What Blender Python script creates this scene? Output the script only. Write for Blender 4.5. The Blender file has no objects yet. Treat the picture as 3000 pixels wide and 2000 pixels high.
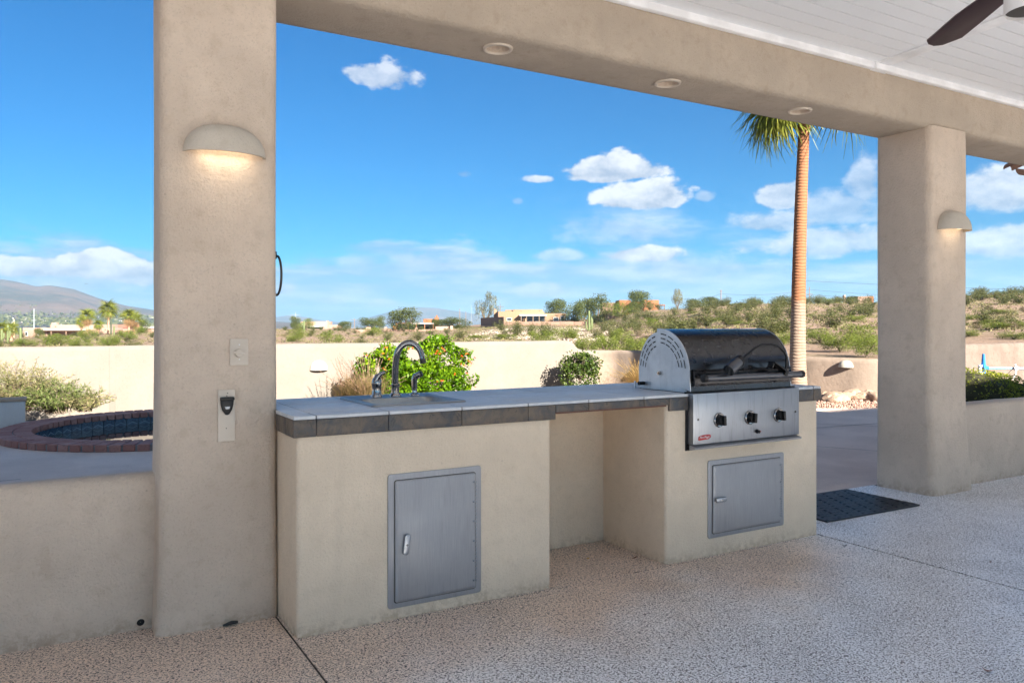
import bpy, bmesh, math, random
import numpy as np
from mathutils import Vector, Matrix, noise
R = math.radians
rnd = random.Random(7)
nrg = np.random.RandomState(11)
C = bpy.context.scene.collection
sc = bpy.context.scene

# ------------------------------------------------------------------ camera
A = math.atan(1806.0 / 3089.0)
CA, SA = math.cos(A), math.sin(A)
CX, CY, H = -0.8694, -3.2564, 1.294
cam = bpy.data.objects.new('camera', bpy.data.cameras.new('camera'))
C.objects.link(cam)
cam.location = (CX, CY, H)
cam.rotation_euler = (R(90), 0, -A)
cam.data.sensor_width = 36
cam.data.lens = 36 * 1806.0 / 2352.0
cam.data.shift_y = -0.0153
cam.data.clip_start = 0.05
cam.data.clip_end = 30000
sc.camera = cam

# ------------------------------------------------------------------ light
SUN_EL, SUN_H = R(25.0), (0.06, -0.998)          # the late sun stands behind the house, a little to the right
EXPOSURE = 2.4
HAZE = 1.1e-4
sun = bpy.data.objects.new('sun', bpy.data.lights.new('sun', 'SUN'))
C.objects.link(sun)
sun.data.energy = 5.0
sun.data.angle = R(0.55)
sun.data.color = (1.0, 0.90, 0.76)
sd = Vector((SUN_H[0] * math.cos(SUN_EL), SUN_H[1] * math.cos(SUN_EL), math.sin(SUN_EL))).normalized()
sun.rotation_euler = (-sd).to_track_quat('-Z', 'Y').to_euler()
sc.view_settings.view_transform = 'Standard'
sc.view_settings.look = 'None'
sc.view_settings.exposure = EXPOSURE
sc.view_settings.gamma = 1
sc.view_settings.use_curve_mapping = False
sc.cycles.max_bounces = 10
sc.cycles.diffuse_bounces = 6
sc.cycles.volume_bounces = 0
sc.cycles.use_denoising = True
sc.cycles.caustics_reflective = False
sc.cycles.caustics_refractive = False
sc.cycles.sample_clamp_indirect = 8


class NT:
    """small helper to write node graphs as expressions"""
    def __init__(s, tree):
        s.t = tree; s.n = tree.nodes; s.l = tree.links; s.n.clear()
    def add(s, typ, **kw):
        n = s.n.new(typ)
        for k, v in kw.items():
            setattr(n, k, v)
        return n
    def put(s, sock, v):
        if isinstance(v, bpy.types.NodeSocket): s.l.new(v, sock)
        else:
            if isinstance(v, (tuple, list)) and len(v) == 3 and hasattr(sock.default_value, '__len__') and len(sock.default_value) == 4:
                v = (*v, 1)
            sock.default_value = v
    def m(s, op, a, b=0.0, c=0.0, clamp=False):
        n = s.add('ShaderNodeMath', operation=op, use_clamp=clamp)
        s.put(n.inputs[0], a); s.put(n.inputs[1], b)
        if len(n.inputs) > 2: s.put(n.inputs[2], c)
        return n.outputs[0]
    def ss(s, v, a, b, lo=0.0, hi=1.0, smooth=True):
        n = s.add('ShaderNodeMapRange', interpolation_type='SMOOTHSTEP' if smooth else 'LINEAR')
        s.put(n.inputs[0], v)
        for i, q in enumerate((a, b, lo, hi)): s.put(n.inputs[i + 1], q)
        return n.outputs[0]
    def mix(s, f, a, b, mode='MIX'):
        n = s.add('ShaderNodeMix', data_type='RGBA', blend_type=mode)
        s.put(n.inputs[0], f); s.put(n.inputs[6], a); s.put(n.inputs[7], b)
        return n.outputs[2]
    def noise(s, vec, scale, detail=3, rough=0.5, dist=0.0, out=0):
        n = s.add('ShaderNodeTexNoise')
        s.put(n.inputs['Vector'], vec); n.inputs['Scale'].default_value = scale
        n.inputs['Detail'].default_value = detail; n.inputs['Roughness'].default_value = rough
        n.inputs['Distortion'].default_value = dist
        return n.outputs[out]
    def voro(s, vec, scale, feature='F1', out=0, rnd_=1.0):
        n = s.add('ShaderNodeTexVoronoi', feature=feature)
        s.put(n.inputs['Vector'], vec); n.inputs['Scale'].default_value = scale
        n.inputs['Randomness'].default_value = rnd_
        return n.outputs[out]
    def vm(s, op, a, b=(0, 0, 0)):
        n = s.add('ShaderNodeVectorMath', operation=op)
        s.put(n.inputs[0], a); s.put(n.inputs[1], b)
        return n.outputs[0]
    def sc3(s, vec, v):
        return s.vm('MULTIPLY', vec, v)
    def ramp(s, v, stops):
        n = s.add('ShaderNodeValToRGB')
        e = n.color_ramp.elements
        while len(e) < len(stops): e.new(0.5)
        for q, (p, c) in zip(e, stops):
            q.position = p; q.color = (*c, 1)
        s.put(n.inputs[0], v)
        return n.outputs[0]


# ------------------------------------------------------------------ sky
def build_world():
    w = bpy.data.worlds.new('World'); sc.world = w; w.use_nodes = True
    g = NT(w.node_tree)
    sky = g.add('ShaderNodeTexSky', sky_type='NISHITA')
    sky.sun_disc = False
    sky.sun_elevation = SUN_EL
    sky.sun_rotation = math.atan2(SUN_H[0], SUN_H[1])
    sky.altitude = 800; sky.air_density = 1.0; sky.dust_density = 1.0; sky.ozone_density = 3.0
    tc = g.add('ShaderNodeTexCoord').outputs['Generated']
    sp = g.add('ShaderNodeSeparateXYZ'); g.l.new(tc, sp.inputs[0])
    x, y, z = sp.outputs
    az = g.m('ARCTAN2', x, y)
    el = g.m('ARCSINE', z)
    cb = g.add('ShaderNodeCombineXYZ'); g.l.new(az, cb.inputs[0]); g.l.new(el, cb.inputs[1])
    uv = cb.outputs[0]
    # a deeper, cleaner blue: the dry desert air after rain
    hs = g.add('ShaderNodeHueSaturation'); hs.inputs['Saturation'].default_value = 1.22
    hs.inputs['Hue'].default_value = 0.492
    g.l.new(sky.outputs[0], hs.inputs['Color'])
    col = g.mix(1.0, hs.outputs[0], (0.11, 0.37, 0.53), 'MULTIPLY')
    n1 = g.noise(g.sc3(uv, (1, 1.5, 1)), 26, 8, 0.6)
    n2 = g.noise(g.sc3(uv, (1, 1.5, 1)), 9, 5, 0.55)
    n3 = g.noise(g.sc3(uv, (1, 3.2, 1)), 5, 6, 0.62)
    def ang(px, py):
        u = math.atan((px - 1176) / 1806.0)
        return A + u, math.atan((748 - py) / 1806.0 * math.cos(u))
    def blob(cx_, cy_, rx, ry, flat=1.7, amp=1.0, soft=0.30, edge=1.3):
        u, v = ang(cx_, cy_); c = math.cos(u - A)
        ru, rv = rx / 1806.0 * c * c, ry / 1806.0 * c
        du = g.m('MULTIPLY', g.m('SUBTRACT', az, u), 1 / ru)
        dv = g.m('MULTIPLY', g.m('SUBTRACT', el, v), 1 / rv)
        lo = g.m('MULTIPLY', g.m('MINIMUM', dv, 0.0), flat)       # flatter base, billowing top
        hi = g.m('MAXIMUM', dv, 0.0)
        dd = g.m('ADD', lo, hi)
        r2 = g.m('SQRT', g.m('ADD', g.m('MULTIPLY', du, du), g.m('MULTIPLY', dd, dd)))
        nn = g.m('ADD', g.m('MULTIPLY', n1, 0.9 * edge), g.m('MULTIPLY', n2, 1.1 * edge))
        k = g.m('SUBTRACT', g.m('ADD', 1.0, g.m('SUBTRACT', nn, 1.0 * edge)), r2)
        return g.m('MULTIPLY', g.ss(k, 0.0, soft), amp), dv
    cl = [(858, 172, 92, 24, 1.0, .75, .6, 3.2), (1403, 395, 124, 56, 2.4, .97, .26, 1.35), (1480, 462, 108, 54, 2.4, .97, .26, 1.35),
          (1237, 413, 38, 11, 1.4, .85, .5, 1.4), (1065, 400, 24, 13, 1, .35, .6, 1.8), (1190, 461, 18, 10, 1, .3, .6, 1.6), (1618, 452, 26, 14, 1, .5, .6, 1.6),
          (1797, 452, 72, 46, 1.5, .85, .3, 1.3), (1915, 482, 150, 50, 1.3, .55, .6, 1.6), (1985, 415, 50, 66, .9, .6, .6, 1.8),
          (1755, 516, 140, 36, 1.4, .7, .5, 1.8), (1880, 562, 240, 44, 1.4, .75, .5, 1.7), (1430, 525, 150, 50, 1.0, .35, .8, 2.2), (1600, 610, 260, 40, 1.0, .4, .8, 2.2), (1000, 610, 330, 30, 1.0, .35, .8, 2.2),
          (1480, 586, 105, 26, 1.6, .95, .3, 1.4), (1285, 588, 80, 20, 1.3, .55, .5, 1.4), (1240, 668, 85, 20, 1.2, .55, .6, 1.9),
          (240, 616, 140, 46, 1.6, 1, .2, 1.5), (60, 618, 130, 38, 1.6, .95, .25, 1.6), (330, 632, 100, 40, 1.5, .9, .3, 1.5), (160, 650, 230, 34, 1.2, .5, .6, 1.4), (-250, 590, 260, 60, 1.4, .9, .35, 1.4),
          (2330, 430, 190, 70, 1.3, .9, .4, 1.3), (2330, 560, 160, 50, 1.4, .8, .4, 1.3), (2800, 480, 300, 90, 1.5, .9, .35, 1.4),
          (880, 700, 45, 14, 1.2, .5, .6, 1.8), (655, 665, 55, 22, 1.2, .6, .5, 1.6), (760, 690, 60, 14, 1.2, .4, .6, 1.8)]
    mask = None; shade = None
    for c in cl:
        a_, dv = blob(*c[:4], flat=c[4], amp=c[5], soft=c[6], edge=c[7])
        lit = g.m('MULTIPLY', a_, dv)
        if mask is None: mask, shade = a_, lit
        else:
            mask = g.m('MAXIMUM', mask, a_); shade = g.m('ADD', shade, lit)
    # thin high veil low over the horizon, all the way round
    n4 = g.noise(g.sc3(uv, (1, 6.0, 1)), 7, 7, 0.65)
    top = g.m('ADD', R(5.2), g.m('MULTIPLY', g.m('SUBTRACT', n3, 0.5), R(10)))
    veil = g.ss(g.m('SUBTRACT', top, el), R(-0.6), R(1.0))
    veil = g.m('MULTIPLY', veil, g.ss(n4, 0.30, 0.58, 0.55, 1.0))
    v2a = g.m('SUBTRACT', 1.0, g.m('DIVIDE', g.m('ABSOLUTE', g.m('SUBTRACT', az, ang(1500, 520)[0])), 0.16), clamp=True)
    v2 = g.m('MULTIPLY', g.ss(g.m('ADD', n3, g.m('MULTIPLY', v2a, .12)), 0.50, 0.70), g.m('MULTIPLY', v2a, g.ss(el, R(3), R(6))))
    v2 = g.m('MULTIPLY', v2, g.ss(el, R(10.5), R(7.5)))
    veil = g.m('MAXIMUM', veil, g.m('MULTIPLY', v2, 1.0), clamp=True)
    # cumulus over the unseen rest of the sky, thickened to add skylight
    nb = g.noise(tc, 3.2, 7, 0.55)
    away = g.ss(g.m('ABSOLUTE', g.m('SUBTRACT', az, A)), 0.75, 1.0)
    rest = g.m('MULTIPLY', g.ss(nb, 0.48, 0.56), g.m('MULTIPLY', away, g.ss(z, 0.02, 0.12)))
    mask = g.m('MAXIMUM', mask, g.m('MULTIPLY', rest, 0.8))
    col = g.mix(veil, col, g.mix(g.ss(n4, .42, .66), (1.25, 2.25, 3.4), (2.25, 3.1, 3.9)))
    b = g.m('ADD', 0.46, g.m('MULTIPLY', shade, 0.55))
    b = g.m('ADD', b, g.m('MULTIPLY', g.m('SUBTRACT', n1, 0.5), 3.4), clamp=True)
    ccol = g.mix(b, (1.85, 2.2, 2.75), (3.95, 4.05, 4.15))
    col = g.mix(g.m('MULTIPLY', mask, 0.95), col, ccol)
    bg = g.add('ShaderNodeBackground'); g.l.new(col, bg.inputs[0]); bg.inputs[1].default_value = 0.05
    o = g.add('ShaderNodeOutputWorld'); g.l.new(bg.outputs[0], o.inputs[0])
build_world()


# ------------------------------------------------------------------ mesh helpers
class MB:
    def __init__(s): s.v = []; s.f = []
    def add(s, vs, fs):
        b = len(s.v); s.v += [tuple(p) for p in vs]; s.f += [tuple(i + b for i in f) for f in fs]
    def box(s, x0, x1, y0, y1, z0, z1, M=None):
        vs = [(x, y, z) for z in (z0, z1) for y in (y0, y1) for x in (x0, x1)]
        if M: vs = [M @ Vector(v) for v in vs]
        s.add(vs, [(0, 2, 3, 1), (4, 5, 7, 6), (0, 1, 5, 4), (2, 6, 7, 3), (0, 4, 6, 2), (1, 3, 7, 5)])
        return s
    def tube(s, pts, r, seg=8, cap=True):
        pts = [Vector(p) for p in pts]
        rs = r if isinstance(r, (list, tuple)) else [r] * len(pts)
        rings = []
        t0 = (pts[1] - pts[0]).normalized()
        up = Vector((0, 0, 1)) if abs(t0.z) < 0.9 else Vector((1, 0, 0))
        n = t0.cross(up).normalized()
        for i, p in enumerate(pts):
            t = (pts[min(i + 1, len(pts) - 1)] - pts[max(i - 1, 0)]).normalized()
            n = (n - t * n.dot(t)).normalized(); b = t.cross(n)
            rings.append([p + (n * math.cos(2 * math.pi * k / seg) + b * math.sin(2 * math.pi * k / seg)) * rs[i] for k in range(seg)])
        vs = [q for rg in rings for q in rg]; fs = []
        for i in range(len(pts) - 1):
            for k in range(seg):
                a, b_ = i * seg + k, i * seg + (k + 1) % seg
                fs.append((a, b_, b_ + seg, a + seg))
        if cap:
            fs.append(tuple(reversed(range(seg)))); fs.append(tuple(range((len(pts) - 1) * seg, len(pts) * seg)))
        s.add(vs, fs); return s
    def lathe(s, prof, seg=24, M=None, a0=0, a1=2 * math.pi):
        full = abs(a1 - a0 - 2 * math.pi) < 1e-6
        n = seg if full else seg + 1
        vs = []
        for r, z in prof:
            for k in range(n):
                a = a0 + (a1 - a0) * k / seg
                vs.append((r * math.cos(a), r * math.sin(a), z))
        fs = []
        for i in range(len(prof) - 1):
            for k in range(seg):
                k2 = (k + 1) % n
                fs.append((i * n + k, i * n + k2, (i + 1) * n + k2, (i + 1) * n + k))
        if M: vs = [M @ Vector(v) for v in vs]
        s.add(vs, fs); return s
    def prism(s, poly, z0, z1, M=None, top=True, bottom=True):
        n = len(poly)
        vs = [(x, y, z0) for x, y in poly] + [(x, y, z1) for x, y in poly]
        if M: vs = [M @ Vector(v) for v in vs]
        fs = [(i, (i + 1) % n, (i + 1) % n + n, i + n) for i in range(n)]
        if bottom: fs.append(tuple(reversed(range(n))))
        if top: fs.append(tuple(range(n, 2 * n)))
        s.add(vs, fs); return s
    def mesh(s, name, bevel=0, seg=2, smooth=None, weld=False):
        me = bpy.data.meshes.new(name)
        me.from_pydata(s.v, [], s.f)
        if bevel or weld or True:
            bm = bmesh.new(); bm.from_mesh(me)
            if weld: bmesh.ops.remove_doubles(bm, verts=bm.verts, dist=1e-4)
            bmesh.ops.recalc_face_normals(bm, faces=bm.faces)
            if bevel:
                es = [e for e in bm.edges if len(e.link_faces) == 2 and e.calc_face_angle(0) > R(40)]
                bmesh.ops.bevel(bm, geom=es, offset=bevel, segments=seg, affect='EDGES', profile=0.5, clamp_overlap=True)
            bm.to_mesh(me); bm.free()
        if smooth is None: smooth = 35
        if smooth:
            me.shade_smooth(); me.set_sharp_from_angle(angle=R(smooth))
        return me

def tag(o, label=None, cat=None, group=None, kind=None):
    if label: o['label'] = label
    if cat: o['category'] = cat
    if group: o['group'] = group
    if kind: o['kind'] = kind
    return o
def thing(name, label, cat, loc=(0, 0, 0), group=None):
    o = bpy.data.objects.new(name, None); C.objects.link(o); o.location = loc
    o.empty_display_size = 0.1
    return tag(o, label, cat, group)
def rootloc(o):
    v = Vector((0, 0, 0))
    while o: v += Vector(o.location); o = o.parent
    return v
def part(name, mb, mat, parent=None, bevel=0, seg=2, smooth=None, loc=None, label=None, kind=None, weld=False):
    """one mesh object; the mesh is given in world coordinates and hung under its parent"""
    base = rootloc(parent) if parent else (Vector(loc) if loc else Vector((0, 0, 0)))
    if isinstance(mb, MB):
        if base.length: mb.v = [(p[0] - base.x, p[1] - base.y, p[2] - base.z) for p in mb.v]
        me = mb.mesh(name, bevel, seg, smooth, weld)
    else: me = mb
    if mat and not len(me.materials): me.materials.append(mat)
    o = bpy.data.objects.new(name, me); C.objects.link(o)
    if parent: o.parent = parent
    elif loc: o.location = loc
    if label: o['label'] = label
    if kind: o['kind'] = kind
    return o
def copy_tree(o, parent=None):
    c = o.copy(); C.objects.link(c); c.parent = parent
    for ch in list(o.children): copy_tree(ch, c)
    return c
def np_mesh(name, V, F, mat=None, smooth=False):
    """fast mesh from arrays; all faces have the same number of corners"""
    V = np.asarray(V, np.float32); F = np.asarray(F, np.int32); k = F.shape[1]
    me = bpy.data.meshes.new(name)
    me.vertices.add(len(V)); me.vertices.foreach_set('co', V.ravel())
    me.loops.add(F.size); me.loops.foreach_set('vertex_index', F.ravel())
    me.polygons.add(len(F)); me.polygons.foreach_set('loop_start', np.arange(len(F), dtype=np.int32) * k)
    me.update(calc_edges=True); me.validate()
    if smooth: me.shade_smooth()
    if mat: me.materials.append(mat)
    return me
def at(px, d, z=0.0):
    """ground position seen in direction px at depth d metres in front of the camera"""
    r = (px - 1176.0) / 1806.0 * d
    return Vector((CX + r * CA + d * SA, CY - r * SA + d * CA, z))
def zat(py, d): return H + (748.0 - py) / 1806.0 * d


# ------------------------------------------------------------------ materials
MATS = {}
def mat(name, fn):
    m = bpy.data.materials.new(name); m.use_nodes = True
    g = NT(m.node_tree)
    out = g.add('ShaderNodeOutputMaterial')
    b = g.add('ShaderNodeBsdfPrincipled'); g.l.new(b.outputs[0], out.inputs[0])
    g.out = out; g.b = b
    g.pos = g.add('ShaderNodeNewGeometry').outputs['Position']
    tcn = g.add('ShaderNodeTexCoord'); g.obj = tcn.outputs['Object']; g.nrm = tcn.outputs['Normal']
    fn(g); MATS[name] = m
    return m
def setb(g, **kw):
    nm = dict(col='Base Color', rough='Roughness', metal='Metallic', spec='Specular IOR Level', coat='Coat Weight', trans='Transmission Weight', emit='Emission Color', es='Emission Strength', normal='Normal', ior='IOR', aniso='Anisotropic', crough='Coat Roughness')
    for k, v in kw.items(): g.put(g.b.inputs[nm[k]], v)
def bump(g, h, strength=0.3, dist=0.01):
    n = g.add('ShaderNodeBump'); n.inputs['Strength'].default_value = strength; n.inputs['Distance'].default_value = dist
    g.l.new(h, n.inputs['Height']); g.put(g.b.inputs['Normal'], n.outputs[0])
def plain(name, col, rough=0.6, metal=0, **kw):
    def f(g):
        n = g.noise(g.pos, 6, 4)
        c = g.mix(g.ss(n, 0.35, 0.65), tuple(k * 0.92 for k in col), tuple(min(1, k * 1.06) for k in col))
        setb(g, col=c, rough=rough, metal=metal, **kw)
    return mat(name, f)
def stucco(name, col, grain=150, dirt=0.25, b=0.6, blotch=1.0, foot=.55):
    def f(g):
        big = g.noise(g.pos, 2.2, 5, 0.6); mid = g.noise(g.pos, 14, 4, 0.6)
        fine = g.noise(g.pos, grain, 3, 0.6)
        c = g.mix(g.ss(big, 0.35, 0.7), tuple(k * (1 - .10 * blotch) for k in col), tuple(k * (1 + .05 * blotch) for k in col))
        c = g.mix(g.m('MULTIPLY', g.ss(mid, 0.5, 0.72), dirt), c, tuple(k * q for k, q in zip(col, (.72, .68, .62))))
        c = g.mix(g.m('MULTIPLY', g.ss(fine, 0.54, 0.68), 0.34), c, tuple(k * 0.66 for k in col))
        str_ = g.noise(g.sc3(g.pos, (9, 9, 0.7)), 1.0, 4, 0.6)
        c = g.mix(g.m('MULTIPLY', g.ss(str_, 0.55, 0.75), 0.16 * blotch), c, tuple(k * 0.7 for k in col))
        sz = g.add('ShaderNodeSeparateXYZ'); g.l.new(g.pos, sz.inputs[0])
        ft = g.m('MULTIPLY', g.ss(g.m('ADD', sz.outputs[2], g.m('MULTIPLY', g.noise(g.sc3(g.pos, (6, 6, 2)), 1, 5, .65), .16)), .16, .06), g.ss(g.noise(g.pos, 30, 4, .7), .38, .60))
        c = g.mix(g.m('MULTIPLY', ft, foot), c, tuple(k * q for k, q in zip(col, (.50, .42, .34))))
        sp_ = g.ss(g.voro(g.pos, 7), .045, .02)
        c = g.mix(g.m('MULTIPLY', sp_, g.m('MULTIPLY', blotch, .45)), c, tuple(k * .55 for k in col))
        setb(g, col=c, rough=0.93, spec=0.2)
        h = g.m('ADD', g.m('MULTIPLY', fine, 0.5), g.m('MULTIPLY', g.noise(g.pos, grain * .55, 3, 0.6), 1.0))
        bump(g, h, b, 0.007)
    return mat(name, f)
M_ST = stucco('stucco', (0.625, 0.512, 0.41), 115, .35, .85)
M_SOFF = stucco('stucco_soffit', (0.47, 0.395, 0.315), 115, .35, .8)  # same stucco as the pillars, darkened to offset strong light on the beam
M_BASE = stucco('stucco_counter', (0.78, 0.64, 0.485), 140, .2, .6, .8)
M_WALL = stucco('garden_wall_stucco', (0.166, 0.150, 0.134), 40, .15, .45, .7, 0)
M_WALLR = stucco('pinkish_stucco', (0.25, 0.20, 0.165), 30, .5, .8, 1.5)

M_PLANT = stucco('planter_stucco', (.60, .56, .53), 60, .1, .3, .6)
M_WALLS = stucco('shade_toned_stucco', (0.15, 0.12, 0.105), 14, .6, .9, 1.8)  # the right wall's shade is put into this darker stucco colour
def f_floor(g):
    p = g.pos
    w = g.noise(p, 30, 2, 0.5, out=1)
    q = g.vm('ADD', p, g.sc3(g.vm('SUBTRACT', w, (.5, .5, .5)), (0.03, 0.03, 0)))
    v = g.noise(g.sc3(q, (1, 1.5, 1)), 122, 1.5, 0.6)
    dens = g.noise(p, 1.6, 4, 0.6)
    thr = g.m('ADD', 0.540, g.m('MULTIPLY', g.m('SUBTRACT', 0.5, dens), 0.16))
    sp = g.ss(v, thr, g.m('ADD', thr, 0.03))
    v2 = g.noise(g.vm('ADD', q, (7, 3, 1)), 48, 2, 0.6)
    sp2 = g.ss(v2, 0.60, 0.66)
    base = g.mix(g.ss(g.noise(p, 3.0, 5, 0.6), 0.35, 0.65), (0.85, 0.85, 0.87), (0.93, 0.93, 0.95))
    base = g.mix(g.m('MULTIPLY', sp2, 0.45), base, (0.50, 0.41, 0.35))
    # tan painted in for the warm light along the foot of the counter
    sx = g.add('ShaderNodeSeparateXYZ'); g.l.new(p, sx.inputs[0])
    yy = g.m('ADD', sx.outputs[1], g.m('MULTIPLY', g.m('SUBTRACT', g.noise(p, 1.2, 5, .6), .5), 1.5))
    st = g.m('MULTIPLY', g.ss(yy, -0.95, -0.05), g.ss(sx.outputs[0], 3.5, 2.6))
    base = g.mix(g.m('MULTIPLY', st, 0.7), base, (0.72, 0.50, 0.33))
    v3 = g.noise(g.vm('ADD', g.sc3(q, (1.3, 1, 1)), (3, 9, 2)), 78, 1, 0.5)
    sp = g.m('MAXIMUM', sp, g.ss(v3, 0.625, 0.65))
    c = g.mix(g.m('MULTIPLY', sp, 0.97), base, (0.040, 0.038, 0.048))
    setb(g, col=c, rough=g.ss(g.noise(p, 5, 4), .3, .7, .34, .5), spec=0.55)
    bump(g, g.noise(p, 260, 2, .6), 0.12, 0.002)
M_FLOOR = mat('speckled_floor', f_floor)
def f_deck(g):
    p = g.pos
    c = g.mix(g.ss(g.noise(p, 1.3, 6, .65), .35, .65), (0.62, 0.475, 0.395), (0.72, 0.565, 0.475))
    c = g.mix(g.m('MULTIPLY', g.ss(g.noise(p, 120, 2, .6), .55, .7), .5), c, (0.33, .27, .25))
    setb(g, col=c, rough=.8, spec=.3)
    bump(g, g.noise(p, 90, 3, .6), .25, .006)
M_DECK = mat('pinkish_concrete', f_deck)
M_JOINT = plain('joint_dark', (0.05, 0.042, 0.038), 0.9)
M_JOINTL = plain('joint_grey', (0.40, 0.36, 0.33), 0.9)
def slate(name, a, b, c3, rough=0.34, sheen=.5, vein=.85):
    def f(g):
        r = g.add('ShaderNodeObjectInfo').outputs['Random']
        off = g.add('ShaderNodeCombineXYZ')
        for i in range(3): g.put(off.inputs[i], g.m('MULTIPLY', r, (17.0, 31.0, 23.0)[i]))
        p = g.vm('ADD', g.pos, off.outputs[0])
        n = g.noise(p, 9, 7, .68, .8); n2 = g.noise(p, 26, 6, .7, 1.2)
        c = g.mix(g.ss(n, .38, .60), a, b)
        c = g.mix(g.ss(n2, .5, .66), c, c3)
        c = g.mix(g.m('MULTIPLY', g.ss(g.noise(p, 14, 6, .7, 2), .56, .68), vein), c, (.030, .033, .038))
        c = g.mix(.25, c, g.mix(r, a, b))
        setb(g, col=c, rough=g.ss(n2, .3, .7, rough, rough + .14), spec=sheen)
        bump(g, g.m('ADD', n, g.m('MULTIPLY', n2, .5)), .25, .006)
    return mat(name, f)
M_SLATE = slate('slate_tile', (.052, .060, .072), (.15, .115, .085), (.10, .082, .065), .42, .3, .97)
M_TOP = slate('counter_tile', (.50, .52, .545), (.60, .61, .625), (.54, .56, .58), .40, .5, .12)
M_GROUT = plain('grout', (.10, .11, .13), .9)

def steel(name, col, rough, dirs=(1, 1, 60), stain=.15, streaky=.25, metal=1.0):
    def f(g):
        br = g.noise(g.sc3(g.pos, dirs), 9, 4, .65)
        s = g.noise(g.pos, 5, 6, .65); s2 = g.noise(g.sc3(g.pos, (14, 14, 1.5)), 2.2, 5, .65)
        c = g.mix(g.ss(br, .3, .7), tuple(k * .88 for k in col), col)
        c = g.mix(g.m('MULTIPLY', g.ss(s2, .5, .72), stain * 2), c, tuple(k * .45 for k in col))
        c = g.mix(g.m('MULTIPLY', g.ss(s, .58, .72), stain), c, tuple(min(1, k * 1.25) for k in col))
        setb(g, col=c, metal=metal, rough=g.m('ADD', g.ss(s, .3, .7, rough - .04, rough + .1), g.m('MULTIPLY', br, streaky * .2)))
        bump(g, br, .03, .001)
    return mat(name, f)
M_STEEL = steel('stainless_panel', (.32, .34, .375), .42, (60, 60, 1), .22)
M_HOOD = steel('stainless_hood', (.080, .080, .084), .20, (1, 30, 30), .10)
M_SIDE = steel('stainless_side', (.62, .63, .65), .42, (1, 1, 1), .12)
M_DOOR = steel('door_steel', (.37, .37, .385), .55, (30, 30, 1), .08, metal=.5)
M_DARKST = steel('dark_steel', (.15, .15, .16), .34, (1, 40, 40), .05)
M_CHROME = plain('brushed_nickel', (.34, .33, .325), .17, 1.0)
M_SINK = steel('sink_steel', (.42, .42, .41), .48, (1, 20, 1), .15)
M_BLACK = plain('black_plastic', (.008, .008, .009), .45, spec=.3)
M_IRON = plain('dark_iron', (.035, .032, .03), .5)
M_RUB = plain('rubber', (.022, .027, .035), .42)
M_PLATE = plain('cream_plastic', (.60, .52, .43), .45)
def f_white(g):
    setb(g, col=g.mix(g.noise(g.pos, 1.5, 2), (.76, .78, .81), (.79, .81, .84)), rough=.5)
M_WHITE = mat('white_board', f_white)
M_WTRIM = plain('white_trim', (.84, .85, .87), .5)
M_DARKGAP = plain('seam_shade_backing', (.06, .06, .06), .9)  # dark colour stands for the shade inside the board seams
M_RED = plain('badge_red', (.42, .02, .02), .35)
M_BADGEW = plain('badge_white', (.72, .72, .72), .4)
M_FAN = plain('fan_blade_wood', (.028, .012, .018), .45)
M_SCONCE = stucco('sconce_plaster', (0.56, 0.50, 0.42), 160, .3, .5)
M_SCONCEW = plain('pale_plaster', (.34, .32, .28), .8)
def f_glow(g):
    setb(g, col=(.8, .7, .5), rough=.6, emit=(1.0, .80, .52), es=.42)
M_GLOW = mat('lamp_glow', f_glow)
def brick(name, a, b):
    def f(g):
        r = g.add('ShaderNodeObjectInfo').outputs['Random']
        c = g.mix(r, a, b); n = g.noise(g.pos, 40, 5, .65)
        c = g.mix(g.m('MULTIPLY', g.ss(n, .45, .7), .5), c, tuple(k * .55 for k in a))
        setb(g, col=c, rough=.85); bump(g, n, .5, .005)
    return mat(name, f)
M_BRICK = brick('coping_brick', (.29, .125, .10), (.37, .20, .17))
M_MORT = plain('mortar', (.19, .18, .185), .95)
def f_pt(g):
    n = g.noise(g.pos, 30, 3)
    v = g.voro(g.sc3(g.obj, (1, 1, 1)), 26, 'DISTANCE_TO_EDGE')
    c = g.mix(g.ss(n, .4, .6), (.02, .05, .09), (.05, .10, .15))
    c = g.mix(g.m('MULTIPLY', g.ss(v, .10, .03), .35), c, (.14, .22, .28))
    setb(g, col=c, rough=.2, spec=.6)
M_PTILE = mat('blue_pool_tile', f_pt)
def f_water(g):
    setb(g, col=(.015, .03, .035), rough=.03, spec=.9, ior=1.33)
    bump(g, g.noise(g.sc3(g.pos, (1, 1, 1)), 4, 2), .02, .01)
M_WATER = mat('spa_water', f_water)
M_SHELL = plain('spa_plaster', (.10, .12, .13), .7)

def ground(name, a, b, c3, sc_=1.0, bs=.5):
    def f(g):
        p = g.pos
        n = g.noise(p, .06 * sc_, 6, .65); n2 = g.noise(p, .9 * sc_, 6, .7); n3 = g.noise(p, 7 * sc_, 4, .7)
        c = g.mix(g.ss(n2, .35, .65), a, b)
        c = g.mix(g.m('MULTIPLY', g.ss(n, .45, .6), .45), c, c3)
        c = g.mix(g.m('MULTIPLY', g.ss(n3, .5, .7), .5), c, tuple(k * .62 for k in a))
        setb(g, col=c, rough=.95, spec=.1)
        bump(g, g.m('ADD', n2, g.m('MULTIPLY', n3, .4)), bs, .5 / sc_)
    return mat(name, f)
M_DESERT = ground('desert_soil', (.20, .14, .105), (.275, .20, .155), (.165, .14, .08), 1.0, .5)
M_GRAVEL = ground('pink_gravel', (.27, .175, .14), (.33, .23, .19), (.30, .21, .165), 14, .7)
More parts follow.
